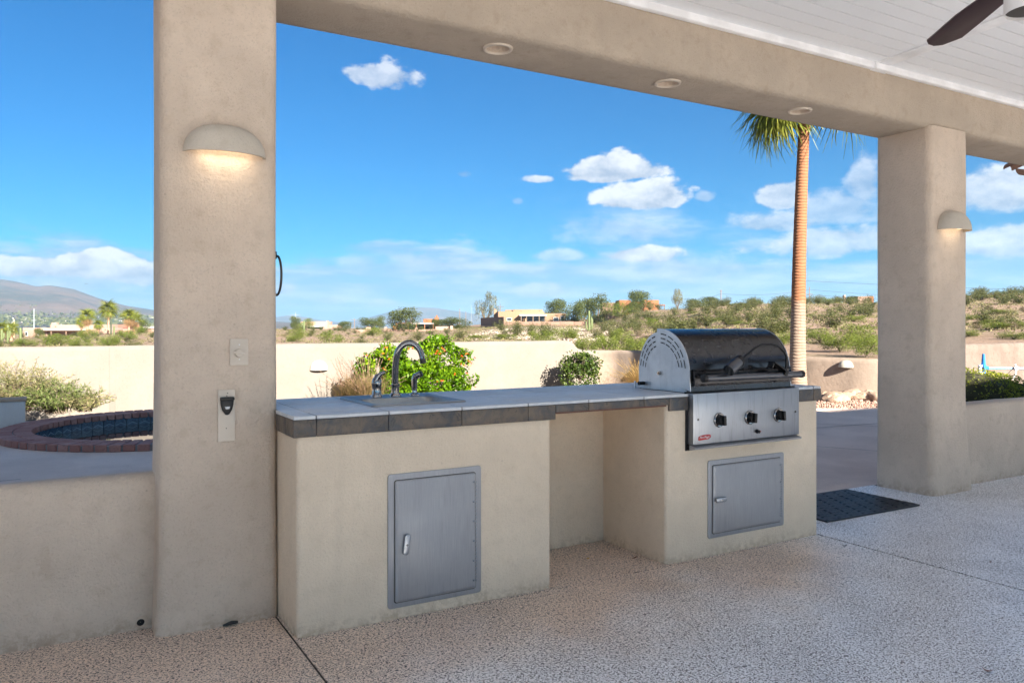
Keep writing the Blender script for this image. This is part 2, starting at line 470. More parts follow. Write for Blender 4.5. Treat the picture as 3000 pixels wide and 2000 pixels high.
def f_mtn(g):
    p = g.pos
    n = g.noise(p, .004, 7, .62); n2 = g.noise(p, .02, 6, .65)
    c = g.mix(g.ss(n, .40, .62), (.065, .068, .065), (.125, .095, .085))
    c = g.mix(g.m('MULTIPLY', g.ss(n2, .5, .65), .5), c, (.15, .12, .105))
    setb(g, col=c, rough=1, spec=0)
M_MTN = mat('mountain_rock', f_mtn)
M_PINK = stucco('pink_house_stucco', (.30, .20, .165), 3, .1, .1, .4)
M_TAN = stucco('tan_house_stucco', (.235, .155, .10), 3, .1, .1, .4)
M_RUST = stucco('rust_house_stucco', (.22, .095, .05), 3, .1, .1, .4)
M_BLOCK = stucco('brown_block', (.20, .13, .10), 3, .15, .2, .6)
M_ROOFW = plain('white_roof', (.38, .38, .38), .6)
M_ROOFR = plain('red_roof', (.20, .09, .065), .8)
M_GLASSD = plain('dark_glass_and_shade', (.02, .025, .03), .12, spec=.7)  # also colours the dark sheets that stand for shade under house patios
M_POLE = plain('pole_wood', (.17, .12, .09), .9)
M_POLEG = plain('pole_grey', (.20, .23, .25), .6)
M_WIRE = plain('wire', (.06, .06, .06), .6)
M_CACT = plain('cactus_skin', (.085, .11, .04), .75)
M_CACTD = plain('cactus_skin_dark', (.035, .05, .03), .75)
def f_trunk(g):
    p = g.pos
    sx = g.add('ShaderNodeSeparateXYZ'); g.l.new(p, sx.inputs[0])
    zz = g.m('ADD', sx.outputs[2], g.m('MULTIPLY', g.m('SUBTRACT', g.noise(p, 5, 3), .5), .5))
    low = g.mix(g.noise(g.sc3(p, (3, 3, 20)), 1.5, 5), (.17, .125, .095), (.26, .195, .15))
    up = g.mix(g.noise(g.sc3(p, (4, 4, 30)), 1.5, 5), (.17, .062, .026), (.28, .125, .058))
    c = g.mix(g.ss(zz, 1.6, 1.85), low, up)
    wz = g.m('ADD', g.m('MULTIPLY', sx.outputs[2], 34.0), g.m('MULTIPLY', g.noise(g.sc3(p, (5, 5, 4)), 1, 4), 2.6))
    ln = g.m('PINGPONG', wz, 1.0)
    c = g.mix(g.m('MULTIPLY', g.ss(ln, .30, .0), g.ss(g.noise(g.sc3(p, (2, 2, 9)), 1, 3), .35, .65, .10, .55)), c, (.05, .024, .014))
    c = g.mix(g.m('MULTIPLY', g.ss(g.noise(g.sc3(p, (60, 60, 3)), 1, 3), .5, .7), .35), c, (.09, .045, .025))
    setb(g, col=c, rough=.85); bump(g, ln, .7, .015)
M_PALMT = mat('palm_trunk', f_trunk)
M_BARK = plain('bark', (.13, .10, .075), .95)

def leaf(name, cols, trans=.35, rough=.55, pos_scale=0, dry=None):
    """leaf colour differs from leaf to leaf; light passes through"""
    m = bpy.data.materials.new(name); m.use_nodes = True
    g = NT(m.node_tree)
    out = g.add('ShaderNodeOutputMaterial')
    geo = g.add('ShaderNodeNewGeometry')
    r = geo.outputs['Random Per Island']
    n = g.noise(geo.outputs['Position'], pos_scale or 1.0, 3)
    k = g.m('ADD', g.m('MULTIPLY', r, .6), g.m('MULTIPLY', g.ss(n, .35, .65), .4))
    st = [(i / (len(cols) - 1), c) for i, c in enumerate(cols)]
    c = g.ramp(k, st)
    d = g.add('ShaderNodeBsdfPrincipled'); g.l.new(c, d.inputs['Base Color']); d.inputs['Roughness'].default_value = rough
    d.inputs['Specular IOR Level'].default_value = .25
    t = g.add('ShaderNodeBsdfTranslucent'); g.l.new(c, t.inputs[0])
    mx = g.add('ShaderNodeMixShader'); mx.inputs[0].default_value = trans
    g.l.new(d.outputs[0], mx.inputs[1]); g.l.new(t.outputs[0], mx.inputs[2]); g.l.new(mx.outputs[0], out.inputs[0])
    MATS[name] = m
    return m
L_MESQ = leaf('mesquite_leaf', [(.035, .050, .012), (.07, .09, .02), (.115, .13, .035)], .3, pos_scale=.8)
L_PALO = leaf('paloverde_leaf', [(.075, .105, .018), (.135, .175, .028), (.19, .225, .045)], .35, pos_scale=.8)
L_CREO = leaf('creosote_leaf', [(.045, .055, .018), (.085, .095, .03), (.13, .13, .05)], .3, pos_scale=.8)
L_BRIT = leaf('brittlebush_leaf', [(.09, .072, .045), (.15, .12, .078), (.20, .16, .10)], .2, pos_scale=.8)
L_EUC = leaf('weeping_leaf', [(.08, .09, .03), (.14, .14, .05), (.20, .17, .08)], .3, pos_scale=.8)
L_RED = leaf('reddish_leaf', [(.12, .05, .035), (.20, .09, .06), (.16, .12, .06)], .3, pos_scale=.8)
L_HON = leaf('honeysuckle_leaf', [(.022, .07, .003), (.075, .17, .005), (.15, .27, .008), (.23, .33, .012)], .45, .4, 2)
L_RND = leaf('glossy_leaf', [(.02, .045, .010), (.06, .10, .02), (.13, .17, .035)], .35, .35, 4)
L_HEDGE = leaf('hedge_leaf', [(.09, .14, .014), (.22, .25, .03), (.34, .35, .05)], .35, .5, 6)
L_OLE = leaf('narrow_leaf', [(.10, .12, .045), (.17, .19, .07), (.27, .23, .12), (.30, .26, .16)], .35, .5, 5)
L_OLEG = leaf('narrow_leaf_green', [(.06, .09, .03), (.12, .16, .045), (.18, .21, .07)], .35, .5, 5)
L_GRASS = leaf('dry_grass', [(.09, .11, .03), (.19, .155, .06), (.30, .20, .11), (.34, .21, .13)], .35, .6, 5)
L_PLUME = leaf('grass_plume', [(.30, .19, .14), (.42, .28, .20)], .45, .8, 5)
L_GOLD = leaf('golden_grass', [(.20, .17, .05), (.38, .25, .10), (.48, .33, .14)], .4, .6, 5)
L_PALM = leaf('palm_frond', [(.07, .10, .02), (.16, .19, .03), (.30, .30, .06)], .4, .4, 3)
L_PALMD = leaf('palm_skirt', [(.22, .14, .07), (.34, .22, .11)], .3, .7, 3)
L_FLOW = leaf('orange_petal', [(.60, .05, .01), (.72, .12, .02)], .3, .5, 5)
L_TUFT = leaf('dry_tuft', [(.12, .12, .045), (.20, .175, .09), (.10, .13, .035)], .3, .7, 1)
M_ROCK = ground('pale_rock', (.30, .215, .16), (.38, .285, .22), (.24, .17, .125), 18, .6)
M_ROCKG = ground('grey_rock', (.44, .37, .32), (.56, .48, .43), (.36, .29, .24), 3, .6)

# ================================================================== THE PATIO
def struct(name, mb, m, **kw):
    o = part(name, mb, m, **kw); o['kind'] = 'structure'; return o

# --- floor: four coated slabs with sawn joints between them
bed = MB().box(-11, 14, -17, 0.79, -0.16, -0.0045)
fl = struct('patio_floor', bed, M_JOINT)
g_ = .004
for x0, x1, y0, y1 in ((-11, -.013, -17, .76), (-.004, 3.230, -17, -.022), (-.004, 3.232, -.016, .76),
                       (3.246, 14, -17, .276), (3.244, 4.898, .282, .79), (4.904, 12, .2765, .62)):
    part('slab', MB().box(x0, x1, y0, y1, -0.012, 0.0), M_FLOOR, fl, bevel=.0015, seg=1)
# --- pool deck and yard
dk = [(-14, .77), (11.2, .77), (11.15, 2.5), (11.0, 3.9), (10.34, 4.59), (9.6, 5.0), (8.9, 5.9), (8.2, 7.6), (6.5, 8.9), (4.0, 9.35), (-14, 9.3)]
spc = (.42, 7.52)
def ring_poly(n, r): return [(spc[0] + r * math.cos(2 * math.pi * k / n), spc[1] + r * math.sin(2 * math.pi * k / n)) for k in range(n)]
bm = bmesh.new()
ov = [bm.verts.new((x, y, -.006)) for x, y in dk]; iv = [bm.verts.new((x, y, -.006)) for x, y in ring_poly(64, 1.60)]
es = [bm.edges.new((ov[i], ov[(i + 1) % len(ov)])) for i in range(len(ov))] + [bm.edges.new((iv[i], iv[(i + 1) % 64])) for i in range(64)]
bmesh.ops.triangle_fill(bm, use_beauty=True, edges=es)
for f in bm.faces:
    if f.normal.z < 0: f.normal_flip()
me = bpy.data.meshes.new('pool_deck'); bm.to_mesh(me); bm.free(); me.materials.append(M_DECK)
deck = bpy.data.objects.new('pool_deck', me); C.objects.link(deck); deck['kind'] = 'structure'
for (ax, ay), (bx, by) in (((5.2, 4.35), (7.1, .8)), ((6.3, 6.0), (9.2, 1.9)), ((-2.0, .8), (-2.0, 5.4)), ((2.6, 3.9), (9.9, 3.2)), ((-9, 3.9), (-1.1, 4.6))):
    d = Vector((bx - ax, by - ay, 0)); n = Vector((-d.y, d.x, 0)).normalized() * .006
    m_ = MB(); a_, b_ = Vector((ax, ay, -.003)), Vector((bx, by, -.003))
    m_.add([a_ - n, b_ - n, b_ + n, a_ + n], [(0, 1, 2, 3)])
    part('control_joint', m_, M_JOINT, deck, smooth=0)
yd = [(-22, 12.0), (-22, .6), (-14, .6), (14, .6), (24, -2), (24, 5.7), (14.8, 5.6), (13.4, 5.75), (12.55, 6.3), (12.15, 7.25), (11.8, 9.3), (11.5, 11.3), (11.2, 12.3), (10.4, 12.6), (-22, 12.6)]
bm = bmesh.new()
ov = [bm.verts.new((x, y, -.55 if (y > 12 and x < 10.9) else -.03)) for x, y in yd]; iv = [bm.verts.new((x, y, -.03)) for x, y in ring_poly(64, 1.7)]
es = [bm.edges.new((ov[i], ov[(i + 1) % len(ov)])) for i in range(len(ov))] + [bm.edges.new((iv[i], iv[(i + 1) % 64])) for i in range(64)]
bmesh.ops.triangle_fill(bm, use_beauty=True, edges=es)
for f in bm.faces:
    if f.normal.z < 0: f.normal_flip()
me = bpy.data.meshes.new('gravel_bed'); bm.to_mesh(me); bm.free(); me.materials.append(M_GRAVEL)
gb = bpy.data.objects.new('gravel_bed', me); C.objects.link(gb); gb['kind'] = 'structure'

# --- pillars: hand-floated stucco, soft corners, a little wider at the foot
def rrect(x0, x1, y0, y1, r, n=6):
    P = []
    for cx_, cy_, a in ((x1 - r, y1 - r, 0), (x0 + r, y1 - r, 90), (x0 + r, y0 + r, 180), (x1 - r, y0 + r, 270)):
        for k in range(n + 1):
            t = R(a + 90 * k / n); P.append((cx_ + r * math.cos(t), cy_ + r * math.sin(t)))
    return P
def loft(secs, name, m, parent=None, cap=True, wob=.004, **kw):
    """secs: list of (z, x0, x1, y0, y1, r)"""
    V, F = [], []
    for z, x0, x1, y0, y1, r in secs:
        for x, y in rrect(x0, x1, y0, y1, r):
            w = noise.noise(Vector((x * 4, y * 4, z * 2.2))) * wob
            cx_, cy_ = (x0 + x1) / 2, (y0 + y1) / 2
            V.append((x + w * (1 if x > cx_ else -1), y + w * (1 if y > cy_ else -1), z))
    n = 28
    for i in range(len(secs) - 1):
        for k in range(n): F.append((i * n + k, i * n + (k + 1) % n, (i + 1) * n + (k + 1) % n, (i + 1) * n + k))
    mb = MB(); mb.add(V, F)
    if cap: mb.f += [tuple(reversed(range(n))), tuple(range((len(secs) - 1) * n, len(secs) * n))]
    return part(name, mb, m, parent, smooth=60, **kw)
def secs(z0, z1, n, x0, x1, y0, y1, r, flare=.02, fz=.9):
    out = []
    for i in range(n + 1):
        z = z0 + (z1 - z0) * i / n
        f = flare * max(0, 1 - (z - z0) / fz) ** 1.5
        out.append((z, x0 - f, x1 + f * .2, y0 - f * .2, y1 + f * .3, r))
    return out
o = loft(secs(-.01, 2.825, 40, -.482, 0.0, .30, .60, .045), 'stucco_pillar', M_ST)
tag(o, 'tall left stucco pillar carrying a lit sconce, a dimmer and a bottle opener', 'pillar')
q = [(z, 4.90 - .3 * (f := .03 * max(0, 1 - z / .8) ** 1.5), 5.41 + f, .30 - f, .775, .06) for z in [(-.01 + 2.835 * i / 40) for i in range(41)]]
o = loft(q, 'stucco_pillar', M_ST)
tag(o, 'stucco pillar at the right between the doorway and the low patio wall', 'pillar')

# --- low patio walls between the pillars
def low_wall(x0, x1, y0, y1, h, label, name='low_patio_wall'):
    n = int((x1 - x0) / .12)
    prof = [(y0 - .004, -.01), (y0, .3), (y0, h - .05), (y0 + .012, h - .018), (y0 + .04, h), (y1 - .04, h), (y1 - .01, h - .02), (y1, h - .06), (y1, -.01)]
    V, F = [], []; k = len(prof)
    for i in range(n + 1):
        x = x0 + (x1 - x0) * i / n
        for y, z in prof:
            w = noise.noise(Vector((x * 3, y * 5, z * 4))) * .006
            V.append((x, y + w * (-1 if y < (y0 + y1) / 2 else 1), z + (w * .8 if z > .1 else 0)))
    for i in range(n):
        for j in range(k - 1): F.append((i * k + j, i * k + j + 1, (i + 1) * k + j + 1, (i + 1) * k + j))
    mb = MB(); mb.add(V, F)
    return tag(part(name, mb, M_ST, smooth=50), label, 'low wall')
low_wall(-6.2, -.46, .444, .60, .655, 'low stucco patio wall running left from the tall left pillar')
low_wall(5.36, 9.0, .40, .62, .648, 'low stucco patio wall running right from the far pillar, hedge behind it')
o = loft(secs(-.01, 2.825, 12, -6.7, -6.2, .30, .77, .045), 'stucco_pillar', M_ST); tag(o, 'stucco pillar out of frame at the left end of the patio', 'pillar')
o = loft(secs(-.01, 2.825, 12, 8.95, 9.45, .30, .77, .045), 'stucco_pillar', M_ST); tag(o, 'stucco pillar out of frame at the right end of the patio', 'pillar')

# --- beam with the three can lights let into its soffit
bx0, bx1 = -9.2, 9.5
n = 150; prof = [(.30, 3.40), (.302, 3.0), (.302, 2.862), (.312, 2.832), (.335, 2.815), (.37, 2.81), (.71, 2.81), (.75, 2.815), (.770, 2.83), (.776, 2.86), (.776, 3.62), (.30, 3.62)]
V, F = [], []; k = len(prof)
for i in range(n + 1):
    x = bx0 + (bx1 - bx0) * i / n
    for y, z in prof:
        w = noise.noise(Vector((x * 2.5, y * 5, z * 4))) * .006
        V.append((x, y + (w if z < 3.3 else 0), z + w * .5))
for i in range(n):
    for j in range(k): F.append((i * k + j, i * k + (j + 1) % k, (i + 1) * k + (j + 1) % k, (i + 1) * k + j))
F += [tuple(range(k)), tuple(reversed(range(n * k, (n + 1) * k)))]
mb = MB(); mb.add(V, F)
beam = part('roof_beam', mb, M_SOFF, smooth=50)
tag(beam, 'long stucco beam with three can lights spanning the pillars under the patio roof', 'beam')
RL = [(1.232, .49), (2.447, .49), (3.676, .50)]
cut = MB()
for x, y in RL: cut.lathe([(0.001, 2.95), (.066, 2.95), (.066, 2.70), (0.001, 2.70)], 32, Matrix.Translation((x, y, 0)))
cm = cut.mesh('cutter', weld=True); co = bpy.data.objects.new('cutter', cm); C.objects.link(co)
md = beam.modifiers.new('holes', 'BOOLEAN'); md.object = co; md.operation = 'DIFFERENCE'; md.solver = 'EXACT'
bpy.context.view_layer.update()
ev = beam.evaluated_get(bpy.context.evaluated_depsgraph_get())
nm = bpy.data.meshes.new_from_object(ev); beam.modifiers.clear(); beam.data = nm
bpy.data.objects.remove(co)
nm.set_sharp_from_angle(angle=R(40))
for i, (x, y) in enumerate(RL):
    t = thing('recessed_light', ['recessed can light in the beam nearest the left pillar', 'middle one of the three recessed can lights in the beam', 'recessed can light in the beam nearest the palm tree'][i], 'ceiling light', (x, y, 2.81), 'can lights let into the beam')
    T = Matrix.Translation((x, y, 0))
    part('trim_ring', MB().lathe([(.064, 2.808), (.064, 2.803), (.070, 2.797), (.080, 2.799), (.083, 2.809)], 36, T), M_PLATE, t)
    part('can', MB().lathe([(.0645, 2.806), (.060, 2.86), (.052, 2.93), (0.001, 2.935)], 28, T), M_ST, t)
    part('bulb', MB().lathe([(.001, 2.872), (.030, 2.876), (.040, 2.885), (.042, 2.9), (.03, 2.93)], 20, T), M_PLATE, t)

YR = -2.45      # roof cut short here and an open court added, for bounced sunlight
# --- ceiling of painted boards, two bays either side of a batten
SL = .05; zc = lambda y: 3.15 + SL * (.30 - y)
MC = Matrix(((1, 0, 0, 0), (0, 1, 0, 0), (0, -SL, 1, 3.15 + SL * .30), (0, 0, 0, 1)))     # plane z = zc(y)
ceil = struct('patio_ceiling', MB().box(-9, 9.4, YR, .33, .022, .05, MC), M_DARKGAP)
sp_ = .1068
shared = {}
for x0, x1 in ((-8.5, 4.19), (4.32, 9.4)):
    key = (x0, x1)
    mb = MB(); 
    mb.box(x0, x1, .0035, sp_ - .0035, 0, .0195)
    me = mb.mesh('ceiling_board', smooth=0); me.materials.append(M_WHITE)
    for i in range(25):
        y = .27 - sp_ * (i + 1) + .0
        o = bpy.data.objects.new('ceiling_board', me); C.objects.link(o); o.parent = ceil
        o.location = (0, y, zc(y) + .016); o.rotation_euler = (-math.atan(SL), 0, 0)
part('batten', MB().box(4.19, 4.32, YR, .27, .004, .02, MC), M_WTRIM, ceil, bevel=.003)
part('edge_trim', MB().box(-9, 9.4, .262, .302, -.030, .02, MC), M_WTRIM, ceil, bevel=.006)
part('trim_block', MB().box(4.17, 4.34, .245, .30, -.036, .02, MC), M_WTRIM, ceil, bevel=.004)
# --- roof, and the added sun blocker behind the camera
roof = struct('patio_roof', MB().box(-9.2, 9.5, YR - .05, .30, 3.48, 3.60).box(-9.2, 9.5, YR - .25, YR - .05, 3.25, 3.62).box(-9.2, 9.5, .80, 1.5, 3.50, 3.62).box(-9.2, 7.5, 1.3, 1.5, 3.62, 3.86), M_ST)  # outer overhang and parapet added, unseen, to lengthen the shade on the deck
eave = thing('tiled_eave', 'row of clay barrel tiles just outside the beam at the upper right', 'roof tiles', (7.2, 1.0, 2.9))
part('eave_board', MB().box(7.25, 9.5, .80, 1.0, 2.955, 2.985), M_ST, eave)
mb = MB()
th = [math.pi * k / 8 for k in range(9)]
vo = [(.085 * math.cos(a), 0, .06 * math.sin(a)) for a in th]; vi = [(.07 * math.cos(a), 0, .048 * math.sin(a)) for a in th]
V = vo + vi + [(x * .9, -.30, z + .09) for x, y, z in vo] + [(x * .9, -.30, z + .09) for x, y, z in vi]
F = []
for k in range(8):
    F += [(k, k + 1, k + 10, k + 9), (k, k + 18, k + 19, k + 1), (k + 9, k + 10, k + 28, k + 27)]
mb.add(V, F); me = mb.mesh('roof_tile', smooth=60); me.materials.append(plain('clay_tile', (.34, .20, .14), .85))
for i in range(10):
    o = bpy.data.objects.new('roof_tile', me); C.objects.link(o); o.parent = eave
    o.location = (.20 + i * .225, .04, -.045); o.rotation_euler = (0, math.pi if i % 2 else 0, 0)
    if i % 2: o.location.z += .03
for x in (-9.0, 8.9):
    o = loft(secs(-.01, 3.26, 12, x, x + .5, YR - .45, YR, .045), 'stucco_pillar', M_ST); tag(o, 'out-of-frame stucco pillar carrying the rear edge of the patio roof at its %s end' % ('left' if x < 0 else 'right'), 'pillar')
# added, unseen flat roof on columns: it blocks the low sun from the kitchen
pv = thing('added_sun_blocker', 'tall flat roof on columns added behind the patio to block the sun, out of frame', 'sun blocker', (0, -13, 0))
part('roof', MB().box(-26, 17.0, -15.85, -10.75, 6.5, 7.2), M_WALL, pv)
part('roof', MB().box(17.02, 34, -15.85, -10.75, 6.5, 7.2), M_WALL, pv)
for x in (-24, -12, 0.2, 12, 24):
    for y in (-15.4, -11.2): part('column', MB().box(x, x + .4, y, y + .4, 0, 6.5), M_WALL, pv)

# --- ceiling fan (only one blade and the drum light show)
fx, fy = 2.80, -1.45
fan = thing('ceiling_fan', 'dark-bladed ceiling fan with a white drum light at the top right corner', 'ceiling fan', (fx, fy, zc(fy)))
T = Matrix.Translation((fx, fy, 0))
part('downrod', MB().lathe([(.06, zc(fy) + .0), (.055, zc(fy) - .05), (.014, zc(fy) - .06), (.014, 3.0)], 20, T), M_IRON, fan)
part('motor', MB().lathe([(.001, 3.0), (.10, 2.99), (.13, 2.93), (.13, 2.86), (.10, 2.82), (.001, 2.82)], 32, T), M_IRON, fan)
part('drum_light', MB().lathe([(.098, 2.82), (.105, 2.80), (.105, 2.665), (.100, 2.655)], 36, T), M_WTRIM, fan)
part('drum_glass', MB().lathe([(.100, 2.668), (.001, 2.662)], 36, T), M_IRON, fan)
a0 = math.atan2(-.68 - fy, 3.34 - fx)
ln_ = math.hypot(-.68 - fy, 3.34 - fx)
for kb in range(4):
    Mx = T @ Matrix.Rotation(a0 + kb * 2 * math.pi / 4, 4, 'Z') @ Matrix.Translation((0, 0, 2.845)) @ Matrix.Rotation(R(11), 4, 'X') @ Matrix.Translation((0, 0, -2.845))
    P = [(.20, -.045), (.30, -.06), (.55, -.07), (ln_ - .16, -.077), (ln_ - .03, -.035), (ln_, .0), (ln_ - .012, .035), (ln_ - .05, .06), (.55, .068), (.30, .055), (.20, .04)]
    part('blade', MB().prism(P, 2.838, 2.848, Mx), M_FAN, fan, bevel=.002)
    part('blade_arm', MB().box(.09, .26, -.02, .02, 2.85, 2.856, Mx), M_IRON, fan)

# ================================================================== THE OUTDOOR KITCHEN
ctr = thing('outdoor_kitchen_counter', 'L-edged stucco barbecue counter topped with grey tile, open niche in its middle', 'counter', (0, 0, 0))
ctr['label'] = 'long stucco barbecue counter topped with grey tile, open niche in its middle'
plan = [(0.004, .0), (1.259, 0), (1.259, .56), (2.0, .56), (2.0, 0), (3.235, 0), (3.235, .80), (0.004, .80)]
bm = bmesh.new(); vb = [bm.verts.new((x, y, 0.001)) for x, y in plan]; vt = [bm.verts.new((x, y, .884)) for x, y in plan]
for i in range(8): bm.faces.new((vb[i], vb[(i + 1) % 8], vt[(i + 1) % 8], vt[i]))
es = [e for e in bm.edges if abs(e.verts[0].co.z - e.verts[1].co.z) > .5 and not (abs(e.verts[0].co.y - .56) < .01)]
bmesh.ops.bevel(bm, geom=es, offset=.022, segments=4, affect='EDGES', profile=.5)
bmesh.ops.subdivide_edges(bm, edges=[e for e in bm.edges if abs(e.verts[0].co.z - e.verts[1].co.z) > .5], cuts=24)
bmesh.ops.recalc_face_normals(bm, faces=bm.faces)
me = bpy.data.meshes.new('base'); bm.to_mesh(me); bm.free(); me.shade_smooth(); me.set_sharp_from_angle(angle=R(50)); me.materials.append(M_BASE)
part('base', me, None, ctr)
# mortar bed and tiles with the sink and grill openings left out
ys = [-.014, .105, .47, .81]; xs = [-.014, .082, .405, .762, 1.12, 1.48, 1.84, 2.20, 2.56, 2.92, 3.18, 3.249]
HOLES = [(.435, .862, .235, .545), (2.165, 3.0, -.1, .455)]
def minus(rects, h):
    out = []
    for x0, x1, y0, y1 in rects:
        a, b, c, d = max(x0, h[0]), min(x1, h[1]), max(y0, h[2]), min(y1, h[3])
        if a >= b or c >= d: out.append((x0, x1, y0, y1)); continue
        if x0 < a: out.append((x0, a, y0, y1))
        if b < x1: out.append((b, x1, y0, y1))
        if y0 < c: out.append((a, b, y0, c))
        if d < y1: out.append((a, b, d, y1))
    return out
def cutrect(r):
    rs = [r]
    for h in HOLES: rs = minus(rs, h)
    if r[0] < 0: rs = [q for r_ in rs for q in minus([r_], (-1, 0.001, .292, 2))]
    return [q for q in rs if q[1] - q[0] > .004 and q[3] - q[2] > .004]
mb = MB()
for x0, x1, y0, y1 in cutrect((-.008, 3.243, -.008, .804)): mb.box(x0, x1, y0, y1, .884, .9186)
part('mortar_bed', mb, M_GROUT, ctr, smooth=0)
gw = .0024
for i in range(len(xs) - 1):
    for j in range(3):
        rs = cutrect((xs[i] + gw, xs[i + 1] - gw, ys[j] + gw, ys[j + 1] - gw))
        if not rs: continue
        mb = MB(); dz = rnd.uniform(-.0003, .0006)
        for r_ in rs: mb.box(r_[0], r_[1], r_[2], r_[3], .905, .920 + dz)
        part('top_tile', mb, M_TOP, ctr, bevel=.0025 if len(rs) == 1 else 0, seg=2)
# front edge tiles: deep ones over the solid base, shallow ones over the niche
def ftile(x0, x1, z0, z1=.9035): part('edge_tile', MB().box(x0 + .0015, x1 - .0015, -.0135, -.001, z0, z1), M_SLATE, ctr, bevel=.0015)
fx_ = [-.014, .082, .401, .759, 1.118, 1.278]
for a, b in zip(fx_, fx_[1:]): ftile(a, b, .832)
for a, b in ((1.278, 1.478), (1.478, 1.838), (1.838, 2.012)): ftile(a, b, .866)
ftile(2.012, 2.150, .832); ftile(3.006, 3.18, .832); ftile(3.18, 3.2485, .832)
for q_ in ((-.010, 1.270, .834), (1.2702, 2.015, .868), (2.0152, 2.15, .834), (3.006, 3.245, .834)): part('edge_grout', MB().box(q_[0], q_[1], -.008, .0015, q_[2], .9038), M_GROUT, ctr, smooth=0)
part('niche_soffit', MB().box(1.262, 1.998, .003, .557, .868, .883), M_BASE, ctr)
for y0, y1 in ((-.0125, .115), (.118, .285)): part('edge_tile', MB().box(-.0135, .002, y0, y1, .832, .9035), M_SLATE, ctr, bevel=.0015)
for y0, y1 in ((-.0125, .20), (.203, .56), (.563, .808)): part('edge_tile', MB().box(3.2365, 3.249, y0, y1, .832, .9035), M_SLATE, ctr, bevel=.0015)
part('steel_lintel', MB().box(1.262, 1.998, -.006, .0, .858, .8665), plain('rust_steel', (.13, .05, .035), .7), ctr)

# --- access doors
def rr(x0, x1, z0, z1, r, n=5):
    return rrect(x0, x1, z0, z1, r, n)
XZ = Matrix(((1, 0, 0, 0), (0, 0, 1, 0), (0, 1, 0, 0), (0, 0, 0, 1)))         # (x, z, depth) -> world
def access_door(x0, x1, z0, z1, label, upright):
    t = thing('access_door', label, 'access door', ((x0 + x1) / 2, 0, (z0 + z1) / 2), 'steel access doors set in the counter')
    part('frame', MB().prism(rr(x0, x1, z0, z1, .014), -.006, .012, XZ), M_DOOR, t, bevel=.002)
    a, b, c, d = x0 + .032, x1 - .033, z0 + .026, z1 - .030
    mb = MB(); p0 = rr(a, b, c, d, .010); p1 = rr(a, b, c, d, .010); p2 = rr(a + .010, b - .010, c + .010, d - .010, .008)
    V = [(x, -.004, z) for x, z in p0] + [(x, -.012, z) for x, z in p1] + [(x, -.019, z) for x, z in p2]; n = len(p0)
    F = [(i + j * n, (i + 1) % n + j * n, (i + 1) % n + (j + 1) * n, i + (j + 1) * n) for j in range(2) for i in range(n)] + [tuple(range(2 * n, 3 * n))]
    mb.add(V, F); dp = part('door_panel', mb, M_DOOR, t, smooth=40)
    part('shadow_gap', MB().prism(rr(a - .004, b + .004, c - .004, d + .004, .012), -.0066, -.0055, XZ), M_IRON, t)
    kn = 26 if upright else 22
    mb = MB()
    for i in range(kn):
        z = c + .03 + (d - c - .06) * i / kn
        mb.box(b + .001, b + .006, -.014, -.006, z, z + (d - c - .06) / kn * .6)
    part('piano_hinge', mb, M_STEEL, t)
    nr = 6 if upright else 4
    for i in range(nr):
        z = c + .04 + (d - c - .08) * i / (nr - 1)
        part('rivet', MB().lathe([(.001, .005), (.004, .0035), (.0055, 0)], 10, Matrix.Translation((b - .013, -.0185, z)) @ Matrix.Rotation(R(90), 4, 'X')), M_STEEL, dp)
    # paddle latch
    if upright: hx, hz, L, ang_ = a + .045, (c + d) / 2 - .012, .045, R(98)
    else: hx, hz, L, ang_ = a + .040, (c + d) / 2 + .0, .040, R(0)
    Mx = Matrix.Translation((hx, -.034, hz)) @ Matrix.Rotation(ang_, 4, 'Y')
    P = rrect(-L, L, -.014, .014, .012)
    h = part('latch', MB().prism(P, -.006, .006, Mx @ XZ), M_STEEL, dp, bevel=.003)
    part('latch_stem', MB().tube([(hx, -.034, hz), (hx, -.018, hz)], .009, 12), M_STEEL, dp)
    part('latch_screw', MB().lathe([(.001, .009), (.004, .008), (.006, .005)], 12, Matrix.Translation((hx, -.034, hz)) @ Matrix.Rotation(R(90), 4, 'X')), M_CHROME, dp)
access_door(.401, .864, .050, .641, 'tall grey steel access door left of the niche, under the sink', True)
access_door(2.305, 2.921, .100, .537, 'wide grey steel access door right of the niche, under the grill', False)

# --- sink
sk = thing('sink', 'drop-in stainless bar sink sunk in the tiled counter', 'sink', (.65, .44, .92))
mb = MB()
def rloop(x0, x1, y0, y1, r, z): return [(x, y, z) for x, y in rrect(x0, x1, y0, y1, r)]
lp = [rloop(.405, .893, .19, .70, .02, .9215), rloop(.409, .889, .194, .696, .02, .9275), rloop(.420, .878, .205, .685, .02, .9255),
      rloop(.447, .852, .245, .535, .05, .9245), rloop(.453, .846, .251, .529, .05, .915), rloop(.47, .83, .268, .512, .06, .80), rloop(.55, .75, .34, .44, .04, .79)]
n = 28; V = [p for l in lp for p in l]
F = [(i + j * n, (i + 1) % n + j * n, (i + 1) % n + (j + 1) * n, i + (j + 1) * n) for j in range(6) for i in range(n)] + [tuple(range(6 * n, 7 * n))]
mb.add(V, F); part('basin', mb, M_SINK, sk, smooth=50)
part('drain', MB().lathe([(.001, .794), (.02, .795), (.04, .798), (.045, .792)], 20, Matrix.Translation((.65, .39, 0))), M_IRON, sk)
Tf = Matrix.Translation((.689, .625, 0))
fc = thing('faucet', 'brushed gooseneck faucet rising from the bar sink', 'faucet', (.689, .625, .925))
part('base', MB().lathe([(.001, .925), (.032, .925), (.031, .932), (.022, .942), (.020, .975), (.022, .985), (.0165, .992)], 24, Tf), M_CHROME, fc)
pts = [(.689, .625, .985), (.686, .620, 1.03), (.684, .612, 1.08)]
